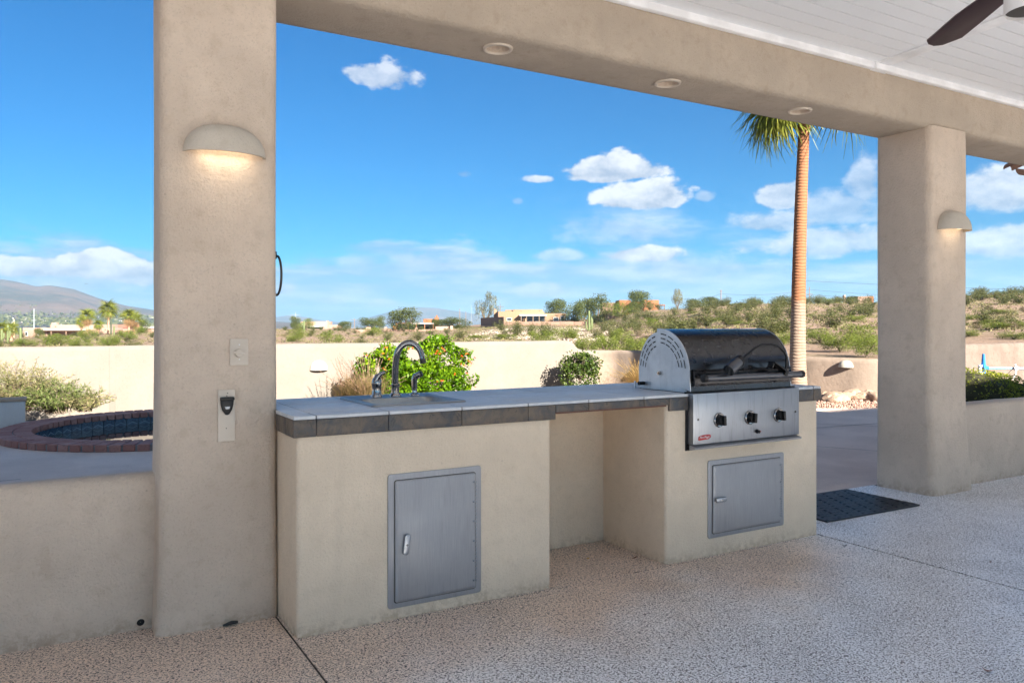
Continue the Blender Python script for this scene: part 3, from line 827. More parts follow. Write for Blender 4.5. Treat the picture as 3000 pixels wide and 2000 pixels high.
for k in range(13):
    a = math.pi - math.pi * .97 * k / 12
    pts.append((.740 + .056 * math.cos(a), .60 - .075 * k / 12, 1.130 + .074 * math.sin(a)))
pts.append((.799, .52, 1.112))
rs = [.0165, .0165, .0165] + [.0165 - .0018 * k / 12 for k in range(13)] + [.0145]
part('spout', MB().tube(pts, rs, 16), M_CHROME, fc, smooth=60)
part('aerator', MB().tube([(.7985, .521, 1.122), (.801, .518, 1.098)], [.0155, .0165], 16), M_IRON, fc)
lv = thing('faucet_lever', 'stubby single lever handle standing left of the gooseneck faucet', 'faucet handle', (.587, .63, .925))
T1 = Matrix.Translation((.587, .63, 0))
part('body', MB().lathe([(.001, .925), (.031, .925), (.029, .932), (.0245, .94), (.024, .985), (.026, .99), (.0265, 1.0), (.022, 1.018), (.012, 1.028), (.001, 1.03)], 24, T1), M_CHROME, lv, smooth=60)
part('lever', MB().tube([(.582, .628, 1.005), (.590, .620, 1.028), (.604, .610, 1.046), (.622, .600, 1.052)], [.02, .017, .010, .007], 12), M_CHROME, lv, smooth=60)
part('cap', MB().lathe([(.001, .004), (.006, .003), (.007, 0)], 12, Matrix.Translation((.590, .604, .993)) @ Matrix.Rotation(R(90), 4, 'X')), M_BADGEW, lv)
spr = thing('side_sprayer', 'side sprayer with angled head standing right of the gooseneck faucet', 'sprayer', (.800, .63, .925))
T2 = Matrix.Translation((.800, .63, 0))
part('collar', MB().lathe([(.001, .925), (.028, .925), (.026, .931), (.015, .938), (.014, .95)], 24, T2), M_CHROME, spr)
part('wand', MB().tube([(.800, .63, .945), (.799, .63, 1.01), (.803, .624, 1.025), (.826, .606, 1.038)], [.0135, .0165, .017, .0165], 14), M_CHROME, spr, smooth=60)
part('spray_head', MB().tube([(.8255, .6065, 1.0375), (.831, .602, 1.0405)], [.0155, .013], 14), M_IRON, spr)

# ================================================================== THE GRILL
gr = thing('gas_grill', 'stainless built-in gas grill with rounded hood at the right end of the counter', 'grill', (2.58, .2, .92))
X0, X1 = 2.175, 2.990
hp = [(.0, .930)] + [(.006, .98)]
for k in range(15):
    a = R(2 + 88 * k / 14); hp.append((.257 - .249 * math.cos(a), 1.026 + .249 * math.sin(a)))
hp.append((.275, 1.2752))
def extr(prof, x0, x1, th=None):
    V = [(x0, y, z) for y, z in prof] + [(x1, y, z) for y, z in prof]; n = len(prof)
    return V, [(i, i + 1, i + 1 + n, i + n) for i in range(n - 1)]
mb = MB(); mb.add(*extr(hp, X0 + .003, X1 - .003)); inner = [(y + .006, z - .006) for y, z in hp]
hood = part('hood', mb, M_HOOD, gr, smooth=50)
side = hp + [(.275, 1.10), (.262, 1.02), (.235, .985)]
for xx, mm in ((X0, M_SIDE), (X1, M_SIDE)):
    s_ = -1 if xx == X0 else 1
    poly = [(y - .003 if i < 17 else y, z + (.003 if 5 < i < 18 else 0)) for i, (y, z) in enumerate(side)]
    Mx = Matrix(((0, 0, 1, 0), (1, 0, 0, 0), (0, 1, 0, 0), (0, 0, 0, 1)))
    sp = part('side_panel', MB().prism(poly, min(xx, xx + s_ * -.005), max(xx, xx + s_ * -.005), Mx), mm, gr, smooth=30)
    # vent slots: three curved rows
    mb = MB()
    for ri, rad in enumerate((.222, .197, .172)):
        nd = 5
        for k in range(nd):
            a0_ = R(8 + ri * 2 + (82 - ri * 3) * k / nd); a1_ = a0_ + R(12.5)
            V = []
            for a in (a0_, (a0_ + a1_) / 2, a1_):
                for r_ in (rad - .0033, rad + .0033): V.append((xx + s_ * .0012, .257 - r_ * math.cos(a), 1.026 + r_ * math.sin(a)))
            mb.add(V, [(0, 1, 3, 2), (2, 3, 5, 4)])
    part('vent_slots', mb, M_BLACK, sp, smooth=0)
# fixed rear shell, a touch lower and narrower than the hood
bk = [(.20, 1.255)]
for k in range(15):
    a = R(96 - 96 * k / 14); bk.append((.262 + .186 * math.cos(a), 1.022 + .236 * math.sin(a)))
bk += [(.447, .97), (.443, .921)]
mb = MB(); mb.add(*extr(bk, X0 + .008, X1 - .008)); part('rear_shell', mb, M_HOOD, gr, smooth=50)
poly = bk + [(.035, .921), (.035, .934), (.22, .985), (.24, 1.02)]
for xx in (X0 + .006, X1 - .006):
    s_ = -1 if xx < 2.5 else 1
    Mx = Matrix(((0, 0, 1, 0), (1, 0, 0, 0), (0, 1, 0, 0), (0, 0, 0, 1)))
    sp = part('rear_side', MB().prism(poly, min(xx, xx - s_ * .004), max(xx, xx - s_ * .004), Mx), M_SIDE, gr, smooth=30)
    mb = MB()
    for ri, rad in enumerate((.158, .136, .114)):
        for k in range(5):
            a0_ = R(8 + 76 * k / 5); a1_ = a0_ + R(11)
            V = []
            for a in (a0_, (a0_ + a1_) / 2, a1_):
                for r_ in (rad - .003, rad + .003): V.append((xx + s_ * .0012, .268 + r_ * math.cos(a) * 1.03, 1.028 + r_ * 1.3 * math.sin(a)))
            mb.add(V, [(0, 1, 3, 2), (2, 3, 5, 4)])
    part('vent_slots', mb, M_BLACK, sp, smooth=0)
part('hood_lip', MB().box(X0 + .01, X1 - .01, .004, .02, .918, .932), M_BLACK, gr)
for xx, s_ in ((X0, -1), (X1, 1)):
    part('pivot_bolt', MB().tube([(xx, .250, 1.020), (xx + s_ * .012, .250, 1.020)], .011, 14).tube([(xx, .250, 1.020), (xx + s_ * .018, .250, 1.020)], .005, 10), M_CHROME, gr)
part('bracket_knob', MB().tube([(X0 + .006, .40, .952), (X0 - .035, .40, .952)], .011, 14), M_BLACK, gr)
part('bracket_plate', MB().box(X0 - .04, X0 - .034, .425, .437, .921, .965), M_SIDE, gr)
# firebox inside, so that nothing is hollow
part('firebox', MB().box(X0 + .02, X1 - .02, .03, .43, .64, .918), M_BLACK, gr)
# nameplate-like handle backing with raised border
px0, px1, pz0, pz1 = X0 + .022, X1 - .008, .956, 1.050
V = [(px0, .004, pz0), (px1, .004, pz0), (px1, .004, pz1), (px0, .004, pz1), (px0 + .004, -.012, pz0 + .004), (px1 - .004, -.012, pz0 + .004), (px1 - .004, -.012, pz1 - .004), (px0 + .004, -.012, pz1 - .004),
     (px0 + .014, -.004, pz0 + .014), (px1 - .014, -.004, pz0 + .014), (px1 - .014, -.004, pz1 - .014), (px0 + .014, -.004, pz1 - .014)]
mb = MB(); mb.add(V, [(0, 1, 5, 4), (1, 2, 6, 5), (2, 3, 7, 6), (3, 0, 4, 7), (4, 5, 9, 8), (5, 6, 10, 9), (6, 7, 11, 10), (7, 4, 8, 11), (8, 9, 10, 11)])
part('handle_plate', mb, M_HOOD, gr, smooth=0)
hd = part('handle', MB().tube([(2.205, -.085, 1.007), (2.975, -.085, 1.007)], .0195, 20), M_DARKST, gr)
for x in (2.2, 2.98): part('handle_cap', MB().tube([(x - .012, -.085, 1.007), (x + .012, -.085, 1.007)], .0215, 20), M_BLACK, hd, bevel=.002)
for x in (2.30, 2.88): part('handle_post', MB().tube([(x, -.085, 1.005), (x, -.004, 1.005)], .009, 10), M_BLACK, hd)
# control panel
part('panel_gap', MB().prism([(2.138, .606), (3.020, .606), (3.020, .930), (2.138, .930)], -.0035, .006, XZ), M_BLACK, gr)  # black plate stands for the dark open gap round the panel
cp = part('control_panel', MB().box(2.153, 3.003, -.050, .02, .643, .922), M_STEEL, gr, bevel=.003)
for x, z in ((2.188, .780), (2.970, .781)): part('screw', MB().lathe([(.001, .004), (.005, .003), (.0065, 0)], 12, Matrix.Translation((x, -.050, z)) @ Matrix.Rotation(R(90), 4, 'X')), M_IRON, cp)
for i, x in enumerate((2.343, 2.585, 2.822)):
    z = .769; RX = Matrix.Translation((x, -.050, z)) @ Matrix.Rotation(R(90), 4, 'X')
    kb = part('knob', MB().lathe([(.029, .006), (.029, .030), (.026, .034), (.001, .034)], 28, RX), M_BLACK, gr, smooth=40)
    part('bezel', MB().lathe([(.041, 0), (.041, .006), (.036, .011), (.029, .010)], 32, RX), M_CHROME, kb)
    part('grip', MB().box(-.0085, .0085, -.027, .027, .03, .052, RX @ Matrix.Rotation(R((3, -4, 5)[i]), 4, 'Z')), M_BLACK, kb, bevel=.003)
RX = Matrix.Translation((2.643, -.050, .685)) @ Matrix.Rotation(R(90), 4, 'X')
ig = part('igniter', MB().lathe([(.012, 0), (.012, .006), (.009, .010), (.009, .02), (.001, .022)], 18, RX), M_BLACK, gr)
part('igniter_mark', MB().box(.008, .022, -.0035, .0035, .004, .012, RX), M_RED, ig)
# badge
bp = [(2.186, .668), (2.190, .684), (2.205, .691), (2.236, .694), (2.268, .694), (2.281, .690), (2.279, .676), (2.262, .668), (2.225, .666), (2.195, .664)]
bd = part('badge', MB().prism(bp, -.0525, -.049, XZ), M_RED, gr, bevel=.0008)
def lettering(s, size, loc, rot, m, parent, shear=.25, ext=.0004):
    cu = bpy.data.curves.new('lettering', 'FONT'); cu.body = s; cu.size = size; cu.shear = shear; cu.extrude = ext
    cu.align_x = 'CENTER'; cu.align_y = 'CENTER'; cu.resolution_u = 3
    ob = bpy.data.objects.new('lettering', cu); C.objects.link(ob)
    bpy.context.view_layer.update()
    me = bpy.data.meshes.new_from_object(ob.evaluated_get(bpy.context.evaluated_depsgraph_get()))
    bpy.data.objects.remove(ob)
    me.materials.clear(); me.materials.append(m)
    o = bpy.data.objects.new('lettering', me); C.objects.link(o); o.parent = parent
    o.location = Vector(loc) - rootloc(parent); o.rotation_euler = rot
    return o
lettering('Fire Magic', .0175, (2.233, -.0532, .681), (R(90), 0, 0), M_BADGEW, bd)
# drip tray
mb = MB(); mb.add([(2.150, -.02, .640), (3.006, -.02, .640), (3.006, -.066, .628), (2.150, -.066, .628), (2.150, -.02, .612), (3.006, -.02, .612), (3.006, -.062, .618), (2.150, -.062, .618)],
                  [(0, 1, 2, 3), (3, 2, 6, 7), (7, 6, 5, 4), (0, 3, 7, 4), (1, 5, 6, 2)])
dt = part('drip_tray', mb, M_DOOR, gr, smooth=0)
part('tray_back', MB().box(2.150, 3.006, -.022, -.004, .610, .642), M_BLACK, gr)
# flexible light clamped on the handle
gl = thing('grill_light', 'black flexible gooseneck lamp clamped on the grill handle', 'lamp', (2.83, -.085, 1.03))
Mx = Matrix.Translation((2.80, -.085, 1.045)) @ Matrix.Rotation(R(28), 4, 'Y')
part('clamp', MB().box(-.085, .045, -.028, .028, -.004, .004, Mx).box(-.085, -.075, -.02, .02, -.035, .0, Mx).box(.02, .045, -.028, .028, -.028, .0, Mx), M_BLACK, gl, bevel=.002)
pts = [(2.842, -.085, 1.035), (2.852, -.085, 1.065), (2.850, -.088, 1.11), (2.822, -.092, 1.145), (2.77, -.095, 1.173), (2.70, -.098, 1.188), (2.63, -.10, 1.186), (2.56, -.105, 1.165), (2.50, -.11, 1.132), (2.455, -.113, 1.105)]
part('gooseneck', MB().tube(pts, .0075, 10), M_BLACK, gl, smooth=60)
d_ = (Vector((2.315, -.125, 1.037)) - Vector((2.425, -.115, 1.098)))
a_ = Vector((2.448, -.113, 1.106))
lh = part('lamp_head', MB().tube([a_, a_ + d_ * .12, a_ + d_ * .16, a_ + d_ * .95], [.012, .026, .031, .0335], 22), M_DARKST, gl, smooth=40)
part('lamp_ring', MB().tube([a_ + d_ * .02, a_ + d_ * .20], [.030, .034], 22), M_BLACK, lh, smooth=40)
part('lens', MB().tube([a_ + d_ * .94, a_ + d_ * .97], [.028, .028], 20), M_GLASSD, lh)

# ================================================================== THINGS ON THE PILLARS
def sconce_mesh(w, h, dpt, th=.012):
    mb = MB(); U, W = 28, 10
    for (a, b, c) in ((w / 2, dpt, h), (w / 2 - th, dpt - th, h - th)):
        V = []
        for j in range(W + 1):
            t = math.pi / 2 * j / W
            for i in range(U + 1):
                s_ = math.pi * i / U
                # slightly squared dome
                V.append((a * math.cos(s_) * math.cos(t) ** .75, -b * math.sin(s_) ** .9 * math.cos(t) ** .75, c * math.sin(t)))
        F = [(j * (U + 1) + i, j * (U + 1) + i + 1, (j + 1) * (U + 1) + i + 1, (j + 1) * (U + 1) + i) for j in range(W) for i in range(U)]
        mb.add(V, F)
    o_ = (U + 1) * (W + 1)
    mb.f += [(i, i + 1, i + 1 + o_, i + o_) for i in range(U)]
    return mb
def sconce(x, y, z, w, h, dpt, label, m, lit=0, rot=0, group='half-dome wall sconces', tilt=0):
    t = thing('wall_sconce', label, 'wall sconce', (x, y, z), group)
    sh = sconce_mesh(w, h, dpt).mesh('shade', smooth=50); sh.materials.append(m)
    s_ = bpy.data.objects.new('shade', sh); C.objects.link(s_); s_.parent = t
    if lit:
        mb = MB().lathe([(.001, .020), (w / 2 - .045, .020), (w / 2 - .045, .024), (.001, .024)], 20, Matrix.Scale(.62, 4, (0, 1, 0)), math.pi, 2 * math.pi)
        me = mb.mesh('diffuser', smooth=0); me.materials.append(M_GLOW)
        d = bpy.data.objects.new('diffuser', me); C.objects.link(d); d.parent = t; d.location = (0, -.002, 0)
        L = bpy.data.lights.new('bulb', 'AREA'); L.shape = 'RECTANGLE'; L.size = w * .62; L.size_y = dpt * .45
        L.energy = lit; L.color = (1, .84, .64); L.spread = R(150)
        lo = bpy.data.objects.new('bulb', L); C.objects.link(lo); lo.parent = t; lo.location = (0, -dpt * .42, .012); lo.rotation_euler = (0, 0, 0)
    else:
        me = MB().tube([(0, -dpt * .4, h * .2), (0, -dpt * .4, h * .6)], w * .1, 10).mesh('lamp_holder'); me.materials.append(M_WTRIM)
        d = bpy.data.objects.new('lamp_holder', me); C.objects.link(d); d.parent = t
    t.rotation_euler = (0, tilt, rot)
    return t
sconce(-.226, .300, 2.028, .340, .128, .105, 'lit half-dome plaster sconce on the tall left pillar', M_SCONCE, .05)
sconce(5.155, .296, 2.030, .350, .150, .130, 'lit half-dome plaster sconce on the far right pillar', M_SCONCE, .03)

sw = thing('dimmer_switch', 'cream dimmer plate with a round rotary knob on the left pillar', 'light switch', (-.168, .30, 1.18))
part('plate', MB().prism(rr(-.207, -.130, 1.122, 1.238, .004), .291, .2995, XZ), M_PLATE, sw, bevel=.002)
part('knob', MB().tube([(-.172, .291, 1.176), (-.172, .268, 1.176)], [.018, .016], 20), M_PLATE, sw, bevel=.002)
part('knob_tab', MB().box(-.196, -.150, .266, .272, 1.172, 1.180, Matrix.Translation((-.172, 0, 1.176)) @ Matrix.Rotation(R(8), 4, 'Y') @ Matrix.Translation((.172, 0, -1.176))), M_PLATE, sw, bevel=.002)
for z in (1.212, 1.148): part('screw', MB().lathe([(.001, .001), (.003, .0005)], 8, Matrix.Translation((-.168, .2905, z)) @ Matrix.Rotation(R(90), 4, 'X')), M_WTRIM, sw)
bo = thing('bottle_opener', 'black wall bottle opener on a tall cream plate, left pillar', 'bottle opener', (-.22, .30, .907))
part('plate', MB().prism(rr(-.256, -.186, .797, 1.019, .003), .290, .2995, XZ), M_PLATE, bo, bevel=.0015)
shp = [(-.248, .984), (-.192, .984), (-.194, .955), (-.200, .932), (-.211, .914), (-.220, .910), (-.229, .914), (-.240, .932), (-.246, .955)]
ob = part('opener', MB().prism(shp, .277, .290, XZ), M_BLACK, bo, bevel=.004)
part('opener_hood', MB().prism([(-.250, .975), (-.190, .975), (-.192, .988), (-.248, .988)], .268, .288, XZ), M_BLACK, ob, bevel=.003)
part('catch', MB().prism([(-.232, .948), (-.208, .948), (-.213, .936), (-.227, .936)], .273, .2775, XZ), M_STEEL, ob, bevel=.001)
for x, z in ((-.217, 1.004), (-.222, .853), (-.220, .992)): part('screw', MB().lathe([(.001, .001), (.0028, .0004)], 8, Matrix.Translation((x, .2895, z)) @ Matrix.Rotation(R(90), 4, 'X')), M_IRON, bo)
tr = thing('towel_ring', 'dark iron towel ring on the right face of the left pillar', 'towel ring', (0, .42, 1.57))
part('mount', MB().box(.0, .02, .40, .44, 1.60, 1.635), M_IRON, tr, bevel=.003)
P = [(.012 + .004 * math.sin(a), .42 + .085 * math.sin(a), 1.525 + .09 * math.cos(a)) for a in [2 * math.pi * k / 28 for k in range(28)]]
P = [(.030 if i not in (0,) else .026, y, z) for i, (x, y, z) in enumerate(P)]
part('ring', MB().tube([(.024, y, z) for x, y, z in P] + [(.024, P[0][1], P[0][2])], .0055, 8, cap=False), M_IRON, tr, smooth=60)
wp = thing('weep_pipe', 'small dark drain pipe mouth at the foot of the low wall', 'drain pipe', (-.535, .444, .03))
part('pipe', MB().lathe([(.016, 0), (.022, 0), (.022, .01), (.016, .01), (.015, -.03)], 16, Matrix.Translation((-.545, .434, .034)) @ Matrix.Rotation(R(90), 4, 'X')), M_ST, wp)
part('mouth', MB().lathe([(.001, .0015), (.0165, .0015)], 16, Matrix.Translation((-.545, .434, .034)) @ Matrix.Rotation(R(90), 4, 'X')), M_BLACK, wp)
cl = part('cable_stub', MB().tube([(-.235, .292, .006), (-.20, .286, .014), (-.175, .292, .010)], [.004, .009, .006], 8), M_IRON, loc=(-.2, .29, 0)); tag(cl, 'dark metal stub at the foot of the left pillar', 'stub')

# --- rubber door mat: basket weave of ribs with open holes
mt = thing('door_mat', 'black rubber basket-weave mat lying in the doorway beside the counter', 'door mat', (4.05, .45, 0))
cell = .0305
mb = MB(); nxm, nym = 32, 20
def mloc(u, v): return u, v
mb2 = MB()
for i in range(nxm):
    for j in range(nym):
        x, y = i * cell, j * cell
        k = (i + j) % 4
        hor = ((i // 2 + j) % 2 == 0)
        if (i * 2 + j * 3) % 8 == 0: continue
        if hor:
            for t in range(3): mb.box(x - .006, x + cell + .006, y + .002 + t * .0098, y + .0085 + t * .0098, .004, .013)
        else:
            for t in range(3): mb.box(x + .002 + t * .0098, x + .0085 + t * .0098, y - .006, y + cell + .006, .003, .0115)
W_, H_ = nxm * cell, nym * cell
mb2.box(-.004, W_ + .004, -.004, .004, .0, .012).box(-.004, W_ + .004, H_ - .004, H_ + .004, 0, .012).box(-.004, .004, 0, H_, 0, .012).box(W_ - .004, W_ + .004, 0, H_, 0, .012)
for i in range(1, nxm, 1): mb2.box(i * cell - .002, i * cell + .002, 0, H_, .0005, .004)
Mm = Matrix.Translation((3.535, .165, 0)) @ Matrix.Rotation(R(-1.0), 4, 'Z')
mb.v = [tuple(Mm @ Vector(v)) for v in mb.v]; mb2.v = [tuple(Mm @ Vector(v)) for v in mb2.v]
part('rib', mb, M_RUB, mt, smooth=0, kind='stuff'); part('edge_band', mb2, M_RUB, mt, smooth=0)

# --- dry leaves and scraps blown on the floor
def dry_leaf(x, y, L, w, rot, col, label, curl=.3, z=.002):
    V, F = [], []; n = 6
    for i in range(n + 1):
        t = i / n; ww = w * math.sin(math.pi * min(.98, t * .9 + .08)) * .5
        zz = z + curl * L * (t - .5) ** 2 * 1.6
        V += [((t - .5) * L, -ww, zz + .3 * ww), ((t - .5) * L, 0, zz), ((t - .5) * L, ww, zz + .4 * ww)]
    for i in range(n): F += [(i * 3, i * 3 + 3, i * 3 + 4, i * 3 + 1), (i * 3 + 1, i * 3 + 4, i * 3 + 5, i * 3 + 2)]
    Mx = Matrix.Translation((x, y, 0)) @ Matrix.Rotation(rot, 4, 'Z')
    mb = MB(); mb.add([Mx @ Vector(v) for v in V], F)
    o = part('dry_leaf', mb, plain('leaf_' + label.split()[0], col, .7), loc=(x, y, 0)); tag(o, label, 'leaf')
dry_leaf(2.152, -1.614, .040, .016, 1.9, (.16, .04, .02), 'red-brown curled leaf on the floor near the lower right corner', .9)
dry_leaf(3.560, -.864, .030, .010, .3, (.17, .07, .05), 'tiny brownish leaf on the slab beyond the long floor joint', .4)
dry_leaf(3.146, -.258, .034, .012, -.3, (.04, .035, .03), 'dark curled scrap of leaf on the floor near the counter corner', .9)
dry_leaf(3.473, -.162, .026, .006, .9, (.12, .11, .10), 'greyish thin twig-like leaf on the floor before the mat', .3)
dry_leaf(1.699, .30, .022, .014, .5, (.55, .34, .02), 'yellow leaf lying on the floor inside the niche', .3)
dry_leaf(1.93, .18, .060, .012, .3, (.10, .03, .02), 'maroon sliver of leaf in the right corner of the niche', .2)

# ================================================================== SPA
spa = thing('spa', 'round in-ground spa ringed with red brick coping on the pool deck', 'spa', (spc[0], spc[1], 0))
ZB = .07
bmesh_ = {}
def brick_mesh(L, w0, w1, h):
    mb = MB(); mb.add([(0, -w0 / 2, 0), (L, -w1 / 2, 0), (L, w1 / 2, 0), (0, w0 / 2, 0), (0, -w0 / 2, h), (L, -w1 / 2, h), (L, w1 / 2, h), (0, w0 / 2, h)],
                      [(0, 3, 2, 1), (4, 5, 6, 7), (0, 1, 5, 4), (1, 2, 6, 5), (2, 3, 7, 6), (3, 0, 4, 7)])
    me = mb.mesh('brick', .008, 1); me.materials.append(M_BRICK); return me
NB = 86
for r0, r1, off in ((1.495, 1.680, 0), (1.69, 1.875, .5)):
    me = brick_mesh(r1 - r0, 2 * math.pi * r0 / NB * .86, 2 * math.pi * r1 / NB * .86, .075)
    for k in range(NB):
        a = 2 * math.pi * (k + off * 0) / NB + rnd.uniform(-.003, .003)
        o = bpy.data.objects.new('brick', me); C.objects.link(o); o.parent = spa
        o.location = (r0 * math.cos(a), r0 * math.sin(a), ZB - .075 + rnd.uniform(-.002, .002)); o.rotation_euler = (0, 0, a)
T = Matrix.Translation((spc[0], spc[1], 0))
part('mortar_ring', MB().lathe([(1.53, -.1), (1.53, ZB - .012), (1.865, ZB - .012), (1.865, -.02)], 96, T), M_MORT, spa)
part('shell', MB().lathe([(1.526, -.05), (1.526, -.9), (1.0, -1.1), (.001, -1.1)], 64, T), M_SHELL, spa)
me = MB().box(-.003, .003, -.076, .076, -.155, 0).mesh('waterline_tile', .002, 1); me.materials.append(M_PTILE)
NT_ = 60
for k in range(NT_):
    a = 2 * math.pi * k / NT_
    o = bpy.data.objects.new('waterline_tile', me); C.objects.link(o); o.parent = spa
    o.location = (1.512 * math.cos(a), 1.512 * math.sin(a), .008); o.rotation_euler = (0, 0, a)
    # pale scallop line glazed on each tile
mb = MB()
for k in range(NT_):
    a = 2 * math.pi * k / NT_
    for s_ in (-1, 1):
        P0, P1 = (a, -.055), (a + s_ * .045, -.088)
        V = []
        for (aa, zz) in (P0, P1):
            for dz in (-.004, .004): V.append((spc[0] + 1.5075 * math.cos(aa), spc[1] + 1.5075 * math.sin(aa), zz + dz))
        mb.add(V, [(0, 1, 3, 2)])
part('scallop_glaze', mb, plain('pale_glaze', (.20, .29, .35), .3), spa, smooth=0)
wt = part('spa_water', MB().lathe([(.001, -.10), (1.52, -.10)], 64, T), M_WATER, spa)

# planter wall at the far left of the spa
pw = thing('planter_wall', 'low pale planter wall end with tan cap left of the spa', 'planter wall', (-2.2, 8.7, 0))
part('wall', MB().box(-4.6, -1.17, 8.55, 8.74, -.03, .335), M_PLANT, pw, bevel=.012)
part('cap', MB().box(-4.62, -1.155, 8.535, 8.755, .335, .375), plain('tan_cap', (.42, .30, .22), .8), pw, bevel=.006)

# ================================================================== GARDEN WALLS
def wall_path(pts, tops, th, label, m, name='garden_wall', tint=None):
    """pts: plan polyline, tops: z of the coping at each point; rounded top"""
    P = []; Tz = []
    for i in range(len(pts) - 1):
        a, b = Vector(pts[i]), Vector(pts[i + 1]); n = max(1, int((b - a).length / .25))
        for k in range(n): P.append(a.lerp(b, k / n)); Tz.append(tops[i] + (tops[i + 1] - tops[i]) * k / n)
    P.append(Vector(pts[-1])); Tz.append(tops[-1])
    V, F = [], []
    prof = [(-.5, None), (-.5, -.10), (-.44, -.035), (-.25, -.005), (.25, -.005), (.44, -.035), (.5, -.10), (.5, None)]
    k = len(prof)
    for i, p in enumerate(P):
        t = (P[min(i + 1, len(P) - 1)] - P[max(i - 1, 0)]).normalized(); nn = Vector((-t.y, t.x))
        for s_, dz in prof:
            q = p + nn * s_ * th
            w = noise.noise(Vector((q.x * 1.3, q.y * 1.3, (dz or 0) * 5))) * .014
            V.append((q.x + nn.x * w, q.y + nn.y * w, -1.2 if dz is None else Tz[i] + dz + w * .7))
    for i in range(len(P) - 1):
        for j in range(k - 1): F.append((i * k + j, (i + 1) * k + j, (i + 1) * k + j + 1, i * k + j + 1))
    F += [tuple(range(k)), tuple(reversed(range((len(P) - 1) * k, len(P) * k)))]
    mb = MB(); mb.add(V, F)
    return tag(part(name, mb, m, smooth=60), label, 'garden wall')
XE = 10.05
st = [(XE - .35, .945), (XE - .2, .942), (XE - .08, .915), (XE, .86), (XE + .05, .80), (XE + .12, .745), (XE + .25, .708), (XE + .5, .700)]
wall_path([(-20, 12.5), (-6, 12.5)] + [(x, 12.5) for x, z in st] + [(10.75, 12.5)], [.90, .945] + [z for x, z in st] + [.70],
          .2, 'long sunlit cream garden wall behind the spa and shrubs, stepping down at its right end', M_WALL)
wall_path([(10.76, 12.5), (11.1, 12.3), (11.35, 11.5), (11.75, 9.3), (12.07, 7.25), (12.45, 6.25), (12.95, 5.88), (13.35, 5.75)],
          [.70, .70, .70, .70, .69, .675, .67, .67], .2, 'lower garden wall bending toward the house behind the palm trunk', M_WALLR)
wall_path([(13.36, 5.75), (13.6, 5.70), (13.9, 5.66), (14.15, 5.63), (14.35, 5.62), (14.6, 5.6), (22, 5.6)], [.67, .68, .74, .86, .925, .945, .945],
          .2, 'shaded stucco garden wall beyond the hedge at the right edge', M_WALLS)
def on_wall_x(px): 
    # meeting of the view direction with the long wall's face, y = 12.395
    r = (px - 1176.) / 1806.; vx, vy = r * CA + SA, -r * SA + CA
    return CX + vx * (12.395 - CY) / vy
me = MB().box(-.05, .05, -.005, .0, -.3, .90).mesh('pilaster', .01, 2); me.materials.append(M_WALL)
p_ = at(258, 14.1)
o = bpy.data.objects.new('wall_joint_strip', me); C.objects.link(o); o.location = (on_wall_x(258), 12.4, 0); tag(o, 'slim vertical plaster strip on the long wall above the spa', 'plaster strip')
p1 = at(732, 16.0)
sconce(on_wall_x(732), 12.395, .40, .37, .20, .12, 'pale half-dome sconce on the long garden wall left of the fountain grass', M_SCONCEW)
sconce(11.365 - .1, 10.9, .43, .25, .13, .10, 'half-dome sconce on the wall behind the golden grass by the grill', M_SCONCEW, rot=R(-80))
sconce(12.26 - .03, 6.50, .50, .27, .135, .11, 'small white half-dome sconce on the lower wall right of the palm trunk', M_SCONCEW, rot=R(-62))

# ================================================================== PLANTS IN THE YARD
def rand_rot(n):
    q = nrg.normal(size=(n, 4)); q /= np.linalg.norm(q, axis=1)[:, None]
    w, x, y, z = q.T
    return np.stack([1 - 2 * (y * y + z * z), 2 * (x * y - z * w), 2 * (x * z + y * w), 2 * (x * y + z * w), 1 - 2 * (x * x + z * z), 2 * (y * z - x * w), 2 * (x * z - y * w), 2 * (y * z + x * w), 1 - 2 * (x * x + y * y)], 1).reshape(n, 3, 3)
def leaves(P, size, var=.35, shape='diamond', up=0.0, aspect=.5, Rm=None):
    """P: leaf positions -> arrays of small four-cornered leaves, folded a little"""
    n = len(P); s_ = size * (1 + var * nrg.uniform(-1, 1, n))
    Rm = rand_rot(n) if Rm is None else Rm
    base = np.array([(-.5, 0, 0), (.05, -aspect * .5, .10), (.55, 0, 0), (.05, aspect * .5, .10)])
    if shape == 'quad': base = np.array([(-.5, -aspect / 2, 0), (.5, -aspect / 2, 0), (.5, aspect / 2, 0), (-.5, aspect / 2, 0)])
    L = base[None] * s_[:, None, None]
    V = np.einsum('nij,nkj->nki', Rm, L) + P[:, None, :]
    return V.reshape(-1, 3), np.arange(n * 4).reshape(n, 4)
def lobes_points(lobes, n, shell=.75):
    """points spread through a union of ellipsoids, thicker near their skin"""
    w = np.array([l[3] * l[4] + l[4] * l[5] + l[3] * l[5] for l in lobes]); w = w / w.sum()
    idx = nrg.choice(len(lobes), n, p=w); Lb = np.array(lobes)[idx]
    d = nrg.normal(size=(n, 3)); d /= np.linalg.norm(d, axis=1)[:, None]
    r = shell + (1.06 - shell) * nrg.uniform(0, 1, n) ** .7
    return Lb[:, :3] + d * Lb[:, 3:6] * r[:, None]
def stems_mesh(paths, r0=.012, seg=5):
    mb = MB()
    for p in paths: mb.tube(p, [max(.002, r0 * (1 - i / len(p))) for i in range(len(p))], seg, cap=False)
    return mb

